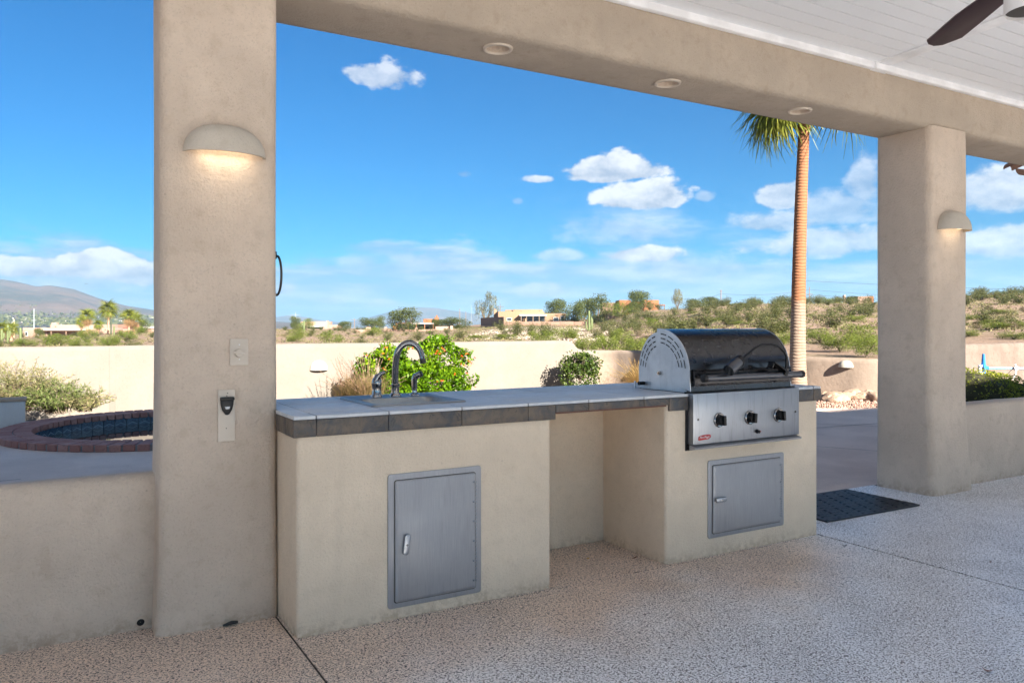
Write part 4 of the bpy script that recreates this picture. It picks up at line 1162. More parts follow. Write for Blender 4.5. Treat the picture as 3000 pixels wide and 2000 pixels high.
# cape honeysuckle with orange flowers
def honeysuckle():
    c = at(962, 15.2); W = 2.35
    t = thing('flowering_shrub', 'big bright green shrub with orange flowers against the cream wall', 'shrub', (c.x, c.y, 0))
    ax = Vector((CA, -SA, 0)); dp = Vector((SA, CA, 0))      # along and away from the view, for laying out the lobes
    def L(px, py, rpx, rpy, dd=0, ry=None):
        k = 15.2 / 1806.0
        p = at(px, 15.2) + dp * dd
        return (p.x - c.x, p.y - c.y, zat(py, 15.2), rpx * k, rpx * k * .8, rpy * k)
    lob = [L(1000, 797, 46, 20, .1), L(1003, 781, 34, 12, .1), L(900, 822, 46, 28), L(862, 836, 32, 26, -.1), L(842, 846, 22, 24, -.1), L(885, 832, 32, 24, -.1), L(950, 835, 52, 42, -.1), L(1040, 838, 42, 36), L(1062, 822, 20, 22), L(1000, 870, 60, 40, -.2), L(930, 880, 55, 36, -.2), L(1052, 880, 34, 30),
           L(1085, 872, 16, 16), L(880, 890, 45, 40), L(960, 925, 90, 40), L(1040, 930, 50, 30), L(920, 860, 46, 34, .1), L(965, 855, 50, 40, .1), L(985, 825, 34, 26, .15), L(1030, 872, 40, 34, .1), L(880, 856, 36, 34, .05)]
    P = lobes_points(lob, 24000, .5)
    P += np.stack([noise_arr(P * 3.1), noise_arr(P * 3.1 + 9), noise_arr(P * 3.1 + 21)], 1) * .10
    P = P[(P[:, 2] > -.4) & (noise_arr(P * 3.4 + 3) < .20)]
    V, F = leaves(P, .070, .4, aspect=.5)
    # sprigs that break the outline
    Pp, paths = [], []
    for l in lob[:12]:
        for _ in range(7):
            d = Vector(nrg.normal(size=3)); d.z = abs(d.z) * .9 + .1; d.normalize()
            b = Vector(l[:3]) + Vector((d.x * l[3], d.y * l[4], d.z * l[5])) * .95
            q = b + d * rnd.uniform(.04, .13) + Vector((0, 0, .03)); paths.append([b, q])
            for k in range(9):
                Pp.append(b.lerp(q, k / 8) + Vector(nrg.normal(size=3)) * .018)
    V2, F2 = leaves(np.array(Pp), .06, .3); part_np('foliage', np.concatenate([V, V2]), np.concatenate([F, F2 + len(V)]), L_HON, t)
    paths += [[(rnd.uniform(-.3, .3), rnd.uniform(-.2, .2), 0), (l[0] * .5, l[1] * .5, l[2] * .5), (l[0], l[1], l[2])] for l in lob]
    me = stems_mesh(paths, .012).mesh('stem'); me.materials.append(M_BARK); so = bpy.data.objects.new('stem', me); C.objects.link(so); so.parent = t
    fl_ = [(1016, 801), (1005, 806), (1022, 806), (1001, 811), (947, 799), (938, 802), (962, 801), (888, 797), (880, 812), (1073, 812), (1061, 819), (1090, 822), (1076, 829), (1083, 834), (1068, 837), (1060, 838), (893, 824), (859, 800), (884, 847), (1072, 857), (1045, 861), (1016, 873), (1006, 875), (1091, 888), (1082, 901), (842, 815), (1010, 812), (953, 797)]
    for px, py in fl_:
        p = at(px, 14.55 + rnd.uniform(-.05, .1)) ; z = zat(py, 14.55)
        nP = np.array([(p.x - c.x, p.y - c.y, z)]) + nrg.normal(size=(8, 3)) * np.array((.014, .014, .010))
        V, F = leaves(nP, .030, .3, aspect=.45); part_np('flower', V, F, L_FLOW, t)
def noise_arr(P):
    return np.array([noise.noise(Vector(p)) for p in P])
def part_np(name, V, F, m, parent, kind=None):
    me = np_mesh(name, V, F, m); o = bpy.data.objects.new(name, me); C.objects.link(o); o.parent = parent
    if kind: o['kind'] = kind
    return o
honeysuckle()

def grass_clump(c, n, h, spread, m, mpl, npl, label, name='ornamental_grass', lean=.0, hp=1.25, arch=.35):
    t = thing(name, label, 'ornamental grass', (c[0], c[1], -.30))
    V, F = [], []
    for i in range(n):
        a = rnd.uniform(0, 2 * math.pi); L = h * rnd.uniform(.55, 1.05); sp_ = spread * rnd.uniform(.15, 1)
        b = Vector((rnd.gauss(0, .12) * spread, rnd.gauss(0, .12) * spread, 0)); dirv = Vector((math.cos(a), math.sin(a), 0)); sd_ = Vector((-dirv.y, dirv.x, 0)) * .0045
        pts = [b + dirv * sp_ * (k / 4) ** (1.3) + Vector((0, 0, L * (k / 4) - arch * sp_ * (k / 4) ** 3)) for k in range(5)]
        o_ = len(V)
        for k, p in enumerate(pts):
            w = (1 - k / 4.3); V += [p - sd_ * w, p + sd_ * w]
        for k in range(4): F.append((o_ + 2 * k, o_ + 2 * k + 1, o_ + 2 * k + 3, o_ + 2 * k + 2))
    part_np('blades', [tuple(v) for v in V], F, m, t, kind='stuff')
    for i in range(npl):
        a = rnd.uniform(0, 2 * math.pi); L = h * rnd.uniform(.8, hp); sp_ = spread * rnd.uniform(.3, 1.25)
        dirv = Vector((math.cos(a), math.sin(a), 0))
        pts = [dirv * sp_ * (k / 6) ** 1.4 + Vector((0, 0, L * (k / 6) - arch * sp_ * .8 * (k / 6) ** 3)) for k in range(7)]
        mb = MB().tube(pts, .0022, 3, cap=False)
        V2, F2 = [], []
        q0, q1 = pts[4], pts[6]; ax = (q1 - q0).normalized(); Lp = rnd.uniform(.13, .2)
        for k in range(46):
            tt = k / 45; b = q0.lerp(q1, tt); w = .016 * math.sin(math.pi * (tt * .85 + .1))
            d = (Vector(nrg.normal(size=3)).normalized() * w + ax * .022)
            s2 = d.cross(ax).normalized() * .0022
            o_ = len(V2); V2 += [tuple(b - s2), tuple(b + s2), tuple(b + d + s2), tuple(b + d - s2)]; F2.append((o_, o_ + 1, o_ + 2, o_ + 3))
        o_ = len(V2); V2 += mb.v; F2 += mb.f
        part_np('plume', V2, F2, mpl, t)
    return t
c = at(846, 14.3); grass_clump((c.x, c.y), 1500, .84, .62, L_GRASS, L_PLUME, 60, 'fountain grass with pinkish plumes left of the orange-flowered shrub', hp=1.5)
c = at(800, 14.9); grass_clump((c.x, c.y), 700, .82, .6, L_GRASS, L_PLUME, 26, 'smaller clump of fountain grass leaning left below the wall sconce', hp=1.35)
c = at(1470, 16.9); grass_clump((c.x, c.y), 1700, .90, .66, L_GOLD, L_GOLD, 45, 'golden ornamental grass beside the back of the grill', hp=1.2, arch=.5)

def round_shrub():
    c = at(1331, 18.1); t = thing('round_shrub', 'small rounded glossy-leaved shrub before the wall, left of the grill', 'shrub', (c.x, c.y, 0))
    k = 17.0 / 1806
    lob = [(0, 0, .12, .49, .4, .42), (.04, -.05, .48, .34, .3, .20), (.1, 0, .56, .22, .2, .13), (-.28, .1, .36, .22, .2, .24), (.3, -.2, .34, .22, .2, .24), (0, 0, .35, .4, .35, .25)]
    P = lobes_points(lob, 4200, .5); P = P[(P[:, 2] > -.3) & (noise_arr(P * 5) < .22)]
    P = np.concatenate([P, np.array([(rnd.uniform(-.42, .42), rnd.uniform(-.3, .3), 0) for _ in range(60)]) * .9 + np.stack([np.zeros(60), np.zeros(60), nrg.uniform(.55, .73, 60)], 1)])
    V, F = leaves(P, .052, .35, aspect=.75); part_np('foliage', V, F, L_RND, t)
    me = stems_mesh([[(0, 0, 0), (x * .5, y * .5, .3), (x, y, .6)] for x, y in [(rnd.uniform(-.35, .35), rnd.uniform(-.3, .3)) for _ in range(18)]], .01).mesh('stem'); me.materials.append(M_BARK)
    o = bpy.data.objects.new('stem', me); C.objects.link(o); o.parent = t
round_shrub()

def oleander(c, W, Hh, n, label, ml, seed=3):
    rr_ = random.Random(seed)
    t = thing('narrow_leaved_shrub', label, 'shrub', (c[0], c[1], 0))
    Pl, Dl, paths = [], [], []
    for i in range(n):
        a = rr_.uniform(0, 2 * math.pi); sp_ = W * rr_.uniform(.2, 1) ; L = Hh * (1 - .55 * sp_ / W) * rr_.uniform(.65, 1.08)
        b = Vector((rr_.gauss(0, .08), rr_.gauss(0, .08), 0)); d = Vector((math.cos(a), math.sin(a), 0))
        pts = [b + d * sp_ * (k / 7) ** 1.2 + Vector((rr_.gauss(0, .012), rr_.gauss(0, .012), L * (k / 7) ** .9)) for k in range(8)]
        paths.append(pts)
        for k in range(2, 8):
            for _ in range(rr_.randint(7, 11)):
                ax = (pts[k] - pts[k - 1]).normalized()
                side = Vector((rr_.gauss(0, 1), rr_.gauss(0, 1), rr_.gauss(.2, .8))).normalized()
                dv = (side * .9 + ax * .6).normalized()
                Pl.append(pts[k - 1].lerp(pts[k], rr_.random())); Dl.append(dv)
    V, F = [], []
    for p, d in zip(Pl, Dl):
        L = rr_.uniform(.045, .095); s_ = d.cross(Vector((rr_.gauss(0, 1), rr_.gauss(0, 1), rr_.gauss(0, 1)))).normalized() * rr_.uniform(.004, .007)
        o_ = len(V); mid = p + d * L * .5; tip = p + d * L + Vector((0, 0, -.01))
        V += [tuple(p), tuple(mid + s_), tuple(tip), tuple(mid - s_)]; F.append((o_, o_ + 1, o_ + 2, o_ + 3))
    part_np('foliage', V, F, ml, t)
    me = stems_mesh(paths, .007, 4).mesh('stem'); me.materials.append(M_BARK); o = bpy.data.objects.new('stem', me); C.objects.link(o); o.parent = t
c = at(40, 11.9); oleander((c.x, c.y), .95, .86, 150, 'tall wispy narrow-leaved shrub behind the planter wall at the left edge', L_OLE, 3)
c = at(130, 11.7); oleander((c.x, c.y), .62, .62, 90, 'lower green narrow-leaved shrub between the planter wall and the spa', L_OLEG, 5)
c = at(196, 11.9); oleander((c.x, c.y), .42, .40, 40, 'small sprawling twiggy shrub just behind the spa coping', L_OLE, 8)

def hedge():
    c = at(2300, 12.8); t = thing('mounded_hedge', 'mounded clipped yellow-green hedge beyond the low wall at the right edge', 'hedge', (c.x, c.y, 0))
    ax = Vector((CA, -SA, 0)); 
    lob = []
    for i in range(-3, 8):
        x = i * .19; h = .46 - .062 * i - .005 * i * i
        lob.append((ax.x * x, ax.y * x, h - .42 + rnd.uniform(-.01, .01), .40, .75, .42))
    mbk = []
    P = lobes_points(lob, 26000, .93); P = P[P[:, 2] > .0]
    P += np.stack([noise_arr(P * 5), noise_arr(P * 5 + 9), noise_arr(P * 5 + 21)], 1) * .05
    V, F = leaves(P, .036, .4, aspect=.6); part_np('foliage', V, F, L_HEDGE, t)
    V, F = [], []
    bmx = bmesh.new()
    for l in lob:
        bmesh.ops.create_icosphere(bmx, subdivisions=2, radius=1, matrix=Matrix.Translation(l[:3]) @ Matrix.Diagonal((l[3] * .88, l[4] * .88, l[5] * .88, 1)))
    me = bpy.data.meshes.new('twig_mass'); bmx.to_mesh(me); bmx.free(); me.materials.append(plain('twig_dark', (.035, .035, .015), .95))
    o = bpy.data.objects.new('twig_mass', me); C.objects.link(o); o.parent = t
hedge()

# --- the palm
def frond_mesh(seed, L=1.0, droop=.5):
    rr_ = random.Random(seed); V, F = [], []
    def strip(pts, w0, w1, side):
        o_ = len(V); n = len(pts)
        for i, p in enumerate(pts):
            w = w0 + (w1 - w0) * i / (n - 1)
            V.extend([tuple(p - side * w), tuple(p + side * w)])
        for i in range(n - 1): F.append((o_ + 2 * i, o_ + 2 * i + 1, o_ + 2 * i + 3, o_ + 2 * i + 2))
    strip([Vector((x, 0, .05 * math.sin(x * 3))) for x in (0, .25, .5)], .014, .009, Vector((0, 1, 0)))
    hub = Vector((.5, 0, .05)); n = 34
    for i in range(n):
        a = R(-118 + 236 * i / (n - 1)); l = L * (.62 + .25 * math.cos(a * .6)) * rr_.uniform(.88, 1.06)
        d = Vector((math.cos(a), math.sin(a), .0)); s_ = Vector((-d.y, d.x, .5 if i % 2 else -.5)).normalized()
        pts = [hub + d * l * k / 5 + Vector((0, 0, -droop * l * (k / 5) ** 2.4 * rr_.uniform(.8, 1.3))) for k in range(6)]
        o_ = len(V)
        for k, p in enumerate(pts):
            w = (.006, .019, .021, .016, .009, .002)[k]; V.extend([tuple(p - s_ * w), tuple(p + s_ * w)])
        for k in range(5): F.append((o_ + 2 * k, o_ + 2 * k + 1, o_ + 2 * k + 3, o_ + 2 * k + 2))
    return V, F
FR = []
for s_ in range(4):
    V, F = frond_mesh(s_, 1.0, (.45, .6, .8, .5)[s_]); FR.append(np_mesh('frond', V, F, L_PALM))
FRd = []
for s_ in range(2):
    V, F = frond_mesh(9 + s_, .8, 1.1); FRd.append(np_mesh('dead_frond', V, F, L_PALMD))
def palm(x, y, z0, hgt, r0, r1, nf, scale, label, cat='palm tree', skirt=0, group=None, name='palm_tree', lean=(0, 0), simple=False, m=None, aims=None):
    t = thing(name, label, cat, (x, y, z0), group)
    n = 60 if not simple else 6; V, F = [], []; sg = 20 if not simple else 6
    for i in range(n + 1):
        k = i / n; r = r0 + (r1 - r0) * k ** .8 + (r0 * .35 * math.exp(-k * 16)); 
        if not simple: r *= 1 + .012 * math.sin(i * 2.4) + .01 * noise.noise(Vector((i * .9, 0, 0)))
        r = r * (1.18 if (not simple and k > .875) else 1)
        for j in range(sg): a = 2 * math.pi * j / sg; V.append((lean[0] * k * k + r * math.cos(a), lean[1] * k * k + r * math.sin(a), hgt * k))
    for i in range(n):
        for j in range(sg): F.append((i * sg + j, i * sg + (j + 1) % sg, (i + 1) * sg + (j + 1) % sg, (i + 1) * sg + j))
    me = np_mesh('trunk', V, F, m or M_PALMT, True); o = bpy.data.objects.new('trunk', me); C.objects.link(o); o.parent = t
    top = Vector((lean[0], lean[1], hgt))
    lst = [(rnd.uniform(0, 2 * math.pi), R(rnd.uniform(-75, 62))) for i in range(nf)] if aims is None else aims
    if aims is None: lst = [(2 * math.pi * (i * .618), R(80 - 150 * (i / nf) + rnd.uniform(-10, 10))) for i in range(nf)]
    for i, (a, e) in enumerate(lst):
        dead = i >= nf - skirt
        me = rnd.choice(FRd if dead else FR)
        if dead: e = R(rnd.uniform(-85, -60))
        o = bpy.data.objects.new('dead_frond' if dead else 'frond', me); C.objects.link(o); o.parent = t
        o.location = top + Vector((0, 0, .05 * scale)); o.rotation_euler = (rnd.uniform(-.3, .3), -e, a)
        s2 = scale * rnd.uniform(.9, 1.1); o.scale = (s2, s2, s2)
    if not simple:
        mb = MB()
        for k in range(40):
            a = rnd.uniform(0, 6.28); z = hgt - rnd.uniform(.0, .66); d = Vector((math.cos(a), math.sin(a), 0))
            p0 = top * 0 + Vector((lean[0], lean[1], z)) + d * r1 * 1.05
            mb.tube([p0, p0 + d * .03 + Vector((0, 0, .07)), p0 + d * rnd.uniform(.03, .09) + Vector((0, 0, .12))], [.022, .014, .004], 4)
        me = mb.mesh('boot'); me.materials.append(M_PALMT); o = bpy.data.objects.new('frond_stub', me); C.objects.link(o); o.parent = t
    return t
p = at(1832, 15.2)
topp = at(1851, 15.2)
av = math.atan2(-SA, CA)          # direction "to the right" of the view
aims = []
for da, e in ((180, -30), (170, -42), (190, -38), (178, -50), (184, -24), (156, -34), (204, -34), (172, -34), (188, -28), (165, -52), (150, -16), (210, -14), (178, 0), (4, -24), (-14, -20), (-35, -5), (-60, 5), (60, 5), (90, 0), (-90, 5), (120, 0), (-120, 5), (0, 30), (45, 40), (0, 65), (90, 60), (180, 65), (-90, 55)):
    aims.append((av + R(da), R(e)))
palm(p.x, p.y, -.1, zat(212, 15.2) + .1, .158, .097, len(aims), 1.08, 'tall slender fan palm rising beside the grill, crown hidden by the beam', lean=(topp.x - p.x, topp.y - p.y), aims=aims)

# --- boulders and gravel by the lower wall
def rock_mesh(seed, m, sub=2):
    bmx = bmesh.new(); bmesh.ops.create_icosphere(bmx, subdivisions=sub, radius=.5)
    for v in bmx.verts:
        v.co *= 1 + .45 * noise.noise(v.co * 1.7 + Vector((seed * 7.3, 0, 0))) + .18 * noise.noise(v.co * 5 + Vector((seed, 3, 0)))
        v.co.z *= .7
    me = bpy.data.meshes.new('boulder'); bmx.to_mesh(me); bmx.free(); me.materials.append(m)
    me.shade_smooth(); me.set_sharp_from_angle(angle=R(28)); return me
rk = [rock_mesh(i, M_ROCK, 3) for i in range(5)]
rl = [(1893, 13.9, .30, 'pale boulder at the left end of the rock row, beside the counter corner'), (1911, 13.7, .42, 'largest pale sunlit boulder in the rock row by the lower wall'), (1925, 14.0, .34, 'leaning pale boulder right of the largest one'),
      (1943, 14.1, .36, 'brownish boulder in the middle of the rock row'), (1960, 14.2, .34, 'dark rounded boulder right of the middle one'), (1978, 14.1, .38, 'dark greenish boulder near the pillar'),
      (1995, 14.0, .40, 'boulder half hidden by the right pillar'), (1880, 14.2, .30, 'boulder partly hidden by the counter corner'), (2016, 13.9, .40, 'boulder hidden behind the right pillar')]
for i, (px, d, s_, lb) in enumerate(rl):
    p = at(px, d, .03); o = bpy.data.objects.new('boulder', rk[i % 5]); C.objects.link(o); o.location = p
    o.scale = (s_ * 1.15, s_, s_ * .85); o.rotation_euler = (rnd.uniform(-.3, .3), rnd.uniform(-.3, .3), rnd.uniform(0, 6)); tag(o, lb, 'boulder', 'boulders along the lower wall')
bs = rock_mesh(3, M_ROCK, 1); bv = np.array([tuple(v.co) for v in bs.vertices]); bf = np.array([tuple(p.vertices) for p in bs.polygons])
N = 5000; pts = []
while len(pts) < N:
    px = rnd.uniform(1850, 2420); d = rnd.uniform(11.2, 17); q = at(px, d)
    if q.x > 9.7 and (q.y > 4.6 or q.x > 11.25) and q.y < 12 and q.x < 12.1 + max(0, (6.3 - q.y)) * 3: pts.append((q.x, q.y, -.02))
Pn = np.array(pts); sz = nrg.uniform(.02, .055, N); Rm = rand_rot(N)
V = (np.einsum('nij,kj->nki', Rm, bv) * sz[:, None, None] + Pn[:, None, :]).reshape(-1, 3)
F = (bf[None] + (np.arange(N) * len(bv))[:, None, None]).reshape(-1, 3)
me = np_mesh('gravel', V, F, leaf('gravel_stone', [(.19, .11, .085), (.31, .20, .16), (.38, .28, .23)], 0, .9, 3))
o = bpy.data.objects.new('gravel', me); C.objects.link(o); tag(o, 'loose pink gravel between the deck edge and the lower wall', 'gravel', kind='stuff')

# --- blue pole on its white stand in front of the shaded wall
p = at(2259, 14.4, .16)
bp_ = thing('pool_cover_reel', 'bright blue pole held by a white and blue end stand before the shaded wall', 'reel', (p.x, p.y, 0))
M_BLUE = plain('blue_plastic', (.02, .16, .52), .35); M_SILV = plain('blue_tube', (.10, .30, .55), .3, .5)
rgt = Vector((CA, -SA, 0))
part('stand_wheel', MB().tube([p + Vector((0, 0, .16)), p + Vector((0, 0, .40)), p + Vector((0, 0, .62))], [.030, .040, .022], 10), M_BLUE, bp_)
part('stand_post', MB().tube([p - rgt * .06 + Vector((0, 0, -.02)), p - rgt * .06 + Vector((0, 0, .42))], .038, 10), M_WTRIM, bp_, bevel=.004)
part('hub', MB().tube([p - rgt * .03 + Vector((0, 0, .36)), p + rgt * .09 + Vector((0, 0, .36))], [.075, .03], 12), M_BLUE, bp_)
part('tube', MB().tube([p + rgt * .02 + Vector((0, 0, .36)), p + rgt * 3.6 + Vector((0, .3, .30))], .022, 10), M_SILV, bp_)
q = p + rgt * .58 + Vector((0, 0, .35))
part('strap', MB().tube([q + Vector((0, 0, .08)), q + rgt * .02, q + Vector((0, 0, -.12)), q - rgt * .05 + Vector((0, 0, -.20))], .014, 8).tube([q - rgt * .02 + Vector((0, 0, .0)), q + rgt * .05 + Vector((0, 0, .01))], .033, 10), M_WTRIM, bp_)
part('cord', MB().tube([p + rgt * .05 + Vector((0, 0, .18)), p + rgt * .25 + Vector((0, 0, .16)), p + rgt * .45 + Vector((0, 0, .26)), q + Vector((0, 0, .05))], .006, 6), M_IRON, bp_)

# ================================================================== THE DESERT
COLS = [-900, 0, 360, 650, 900, 1050, 1200, 1350, 1500, 1700, 1850, 2000, 2200, 2400, 2900]
ROWS = [0, 18, 26, 45, 80, 120, 160, 200, 240, 300, 400, 700, 1500, 12000]
ZT = np.array([
    [-.35] * 15, [-.35] * 15,
    [-.8, -.8, -.8, -.8, -.8, -.8, -.8, -.8, -.7, -.6, -.5, -.4, -.3, -.3, -.3],
    [-1.2, -1.2, -1.2, -1.2, -1.2, -1.2, -1.2, -1.1, -1.0, -.8, -.7, -.6, -.1, 0, 0],
    [-1.5, -1.5, -1.5, -1.2, -1.2, -1.0, -.9, -.8, -.5, .2, .6, .7, 1.4, 1.6, 1.6],
    [-1.9, -1.8, -1.5, -.9, -1.0, -.8, -.2, -.3, .6, 2.2, 2.8, 2.8, 4.2, 4.6, 4.5],
    [-2.1, -2.0, -1.2, -.5, -.8, -.4, .55, .4, 2.4, 4.8, 5.2, 5.0, 6.9, 7.5, 7],
    [-2.2, -2.2, -1.0, -.2, -.4, .1, 1.0, 1.0, 4.6, 6.6, 7.0, 6.8, 8.8, 9.6, 9],
    [-2.3, -2.3, -1.2, 0, 0, .6, 1.2, 1.8, 6.1, 7.6, 8.0, 7.6, 9.9, 10.9, 10],
    [-2.6, -2.4, -1.6, 0, .1, 1.2, 3.2, 3.8, 5.8, 7, 7.4, 7.2, 8.5, 9.5, 9],
    [-4, -3.5, -3, -1, -.5, .8, 2, 2.3, 3, 4, 4, 4, 5, 5, 5],
    [-9, -9, -8, -5, -4, -3, -3, -3, -2, -2, -1, -1, 0, 0, 0],
    [-16] * 15, [-16] * 15], float)
def zter(px, d):
    px = np.clip(px, COLS[0], COLS[-1]); d = np.clip(d, 0, 11999)
    i = np.clip(np.searchsorted(ROWS, d, 'right') - 1, 0, len(ROWS) - 2); j = np.clip(np.searchsorted(COLS, px, 'right') - 1, 0, len(COLS) - 2)
    Rr, Cc = np.array(ROWS, float), np.array(COLS, float)
    u = (d - Rr[i]) / (Rr[i + 1] - Rr[i]); v = (px - Cc[j]) / (Cc[j + 1] - Cc[j])
    v = v * v * (3 - 2 * v)
    return (ZT[i, j] * (1 - v) + ZT[i, j + 1] * v) * (1 - u) + (ZT[i + 1, j] * (1 - v) + ZT[i + 1, j + 1] * v) * u
def bumps(x, y, d):
    k = min(1, max(0, (d - 25) / 60)) * min(1, max(.15, (500 - d) / 250))
    return k * (.6 * noise.noise(Vector((x * .035, y * .035, 3))) + .45 * noise.noise(Vector((x * .11, y * .11, 8))) + .18 * noise.noise(Vector((x * .3, y * .3, 1))))
azs = list(np.linspace(-50, 50, 330)) + list(np.linspace(55, 305, 50))
rads = [0] + list(np.geomspace(4, 11900, 150))
V = []; na = len(azs)
for r_ in rads:
    for a in azs:
        ar = R(a); rr_, dd = r_ * math.sin(ar), r_ * math.cos(ar)
        x = CX + rr_ * CA + dd * SA; y = CY - rr_ * SA + dd * CA
        if abs(a) <= 50: px = 1176 + 1806 * math.tan(ar); z = float(zter(np.array(px), np.array(dd)))
        else: px = 2900 if a < 180 else -900; z = float(zter(np.array(float(px)), np.array(r_ * .64)))
        V.append((x, y, z + bumps(x, y, r_)))
F = []
for i in range(len(rads) - 1):
    for j in range(na):
        F.append((i * na + j, i * na + (j + 1) % na, (i + 1) * na + (j + 1) % na, (i + 1) * na + j))
me = np_mesh('desert_ground', V, F, M_DESERT, True)
o = bpy.data.objects.new('desert_ground', me); C.objects.link(o); o['kind'] = 'structure'
if me.polygons[na * 30].normal.z < 0: me.flip_normals()
def gnd(px, d):
    p = at(px, d); rr_ = math.hypot(p.x - CX, p.y - CY)
    p.z = float(zter(np.array(float(px)), np.array(float(d)))) + bumps(p.x, p.y, rr_)
    return p

# --- mountains
def range_mesh(name, prof, d0, d1, zf, seed, nz=26, fan=None, amp=.16, dpk=None):
    """prof: list of (px, y) of the skyline; the slope rises from d0 to its crest at dpk and falls to d1"""
    dpk = dpk or (d0 * .35 + d1 * .65)
    pxs = np.linspace(prof[0][0], prof[-1][0], 300); ys = np.interp(pxs, [p[0] for p in prof], [p[1] for p in prof])
    V = []
    for k in range(nz + 1):
        d = d0 + (d1 - d0) * k / nz
        for px, yy in zip(pxs, ys):
            px = float(px); crest = zat(float(yy), dpk); p = at(px, d)
            u = (d - d0) / (dpk - d0) if d < dpk else max(0, 1 - (d - dpk) / (d1 - dpk))
            s_ = u ** 1.25 if fan is None else (fan * min(1, u / .38) + (1 - fan) * max(0, (u - .25) / .75) ** 1.2)
            wob = noise.noise(Vector((p.x * .0022, p.y * .0022, seed))) + .5 * noise.noise(Vector((p.x * .006, p.y * .006, seed + 4))) + .25 * noise.noise(Vector((p.x * .016, p.y * .016, seed + 9)))
            h = crest * s_ + amp * crest * (1 - abs(wob) * 2.2) * min(1, max(0, u - .2) * 2) * (1 if d < dpk * .97 else 0) * (1.0 - u) * 1.5
            V.append((p.x, p.y, zf + (h - zf) * min(1, u * 4) if u > 0 else zf))
    n = len(pxs); F = [(i * n + j, i * n + j + 1, (i + 1) * n + j + 1, (i + 1) * n + j) for i in range(nz) for j in range(n - 1)]
    me = np_mesh(name, V, F, M_MTN, True)
    if me.polygons[len(me.polygons) // 2].normal.z < 0: me.flip_normals()
    o = bpy.data.objects.new(name, me); C.objects.link(o); o['kind'] = 'structure'
    return o
range_mesh('mountain', [(-2600, 700), (-1500, 660), (-900, 640), (-500, 628), (-200, 630), (0, 641), (30, 645), (60, 652), (85, 658), (112, 655), (135, 658), (170, 664), (230, 686), (290, 702), (330, 708), (360, 713), (420, 720), (500, 728), (600, 736), (700, 742)],
           1900, 4700, -16.5, 3, nz=44, fan=.22, dpk=4000)
range_mesh('distant_mountains', [(520, 744), (600, 738), (640, 727), (665, 724), (700, 728), (741, 736), (790, 741), (830, 734), (880, 720), (915, 709), (947, 705), (1000, 707), (1040, 713), (1081, 719), (1150, 730), (1300, 737), (1700, 742), (2600, 744)],
           7200, 8800, -16.5, 7, nz=16, dpk=8200)
# the town scattered on the far slope: too small and many to count
mb = []
Vt, Ft = [], []
for i in range(520):
    px = rnd.uniform(-350, 560); d = rnd.uniform(2000, 2900); u = (d - 1900) / 2100.
    p = at(px, d); yy = np.interp(px, [0, 360, 560], [641, 713, 733]); crest = zat(float(yy), 4000)
    z = crest * (.22 * min(1, u / .38) + .78 * max(0, (u - .25) / .75) ** 1.2) - 2
    w, l, h = rnd.uniform(2, 8), rnd.uniform(2, 8), rnd.uniform(2.0, 4.0)
    b_ = len(Vt); Vt += [(p.x + sx * w, p.y + sy * l, z + sz * h) for sz in (0, 1) for sy in (-1, 1) for sx in (-1, 1)]
    Ft += [(b_ + q[0], b_ + q[1], b_ + q[2], b_ + q[3]) for q in ((4, 5, 7, 6), (0, 1, 5, 4), (2, 6, 7, 3), (0, 4, 6, 2), (1, 3, 7, 5))]
o = bpy.data.objects.new('distant_town', np_mesh('distant_town', Vt, Ft, plain('far_white', (.45, .42, .38), .7))); C.objects.link(o)
tag(o, 'specks of pale houses scattered over the foot of the mountain', 'town', kind='stuff')
Pv = []
for i in range(5200):
    px = rnd.uniform(-350, 620); d = rnd.uniform(1500, 2900) ; u = max(0, (d - 1900) / 2100.)
    p = at(px, d); yy = np.interp(px, [0, 360, 560], [641, 713, 733]); crest = zat(float(yy), 4000)
    z = -15 if d < 1900 else crest * (.22 * min(1, u / .38) + .78 * max(0, (u - .25) / .75) ** 1.2)
    Pv.append((p.x, p.y, z + 2))
V, F = leaves(np.array(Pv), 13, .4, aspect=.8); o = bpy.data.objects.new('valley_trees', np_mesh('valley_trees', V, F, L_CREO)); C.objects.link(o)
tag(o, 'dark dots of trees between the far houses in the valley', 'trees', kind='stuff')

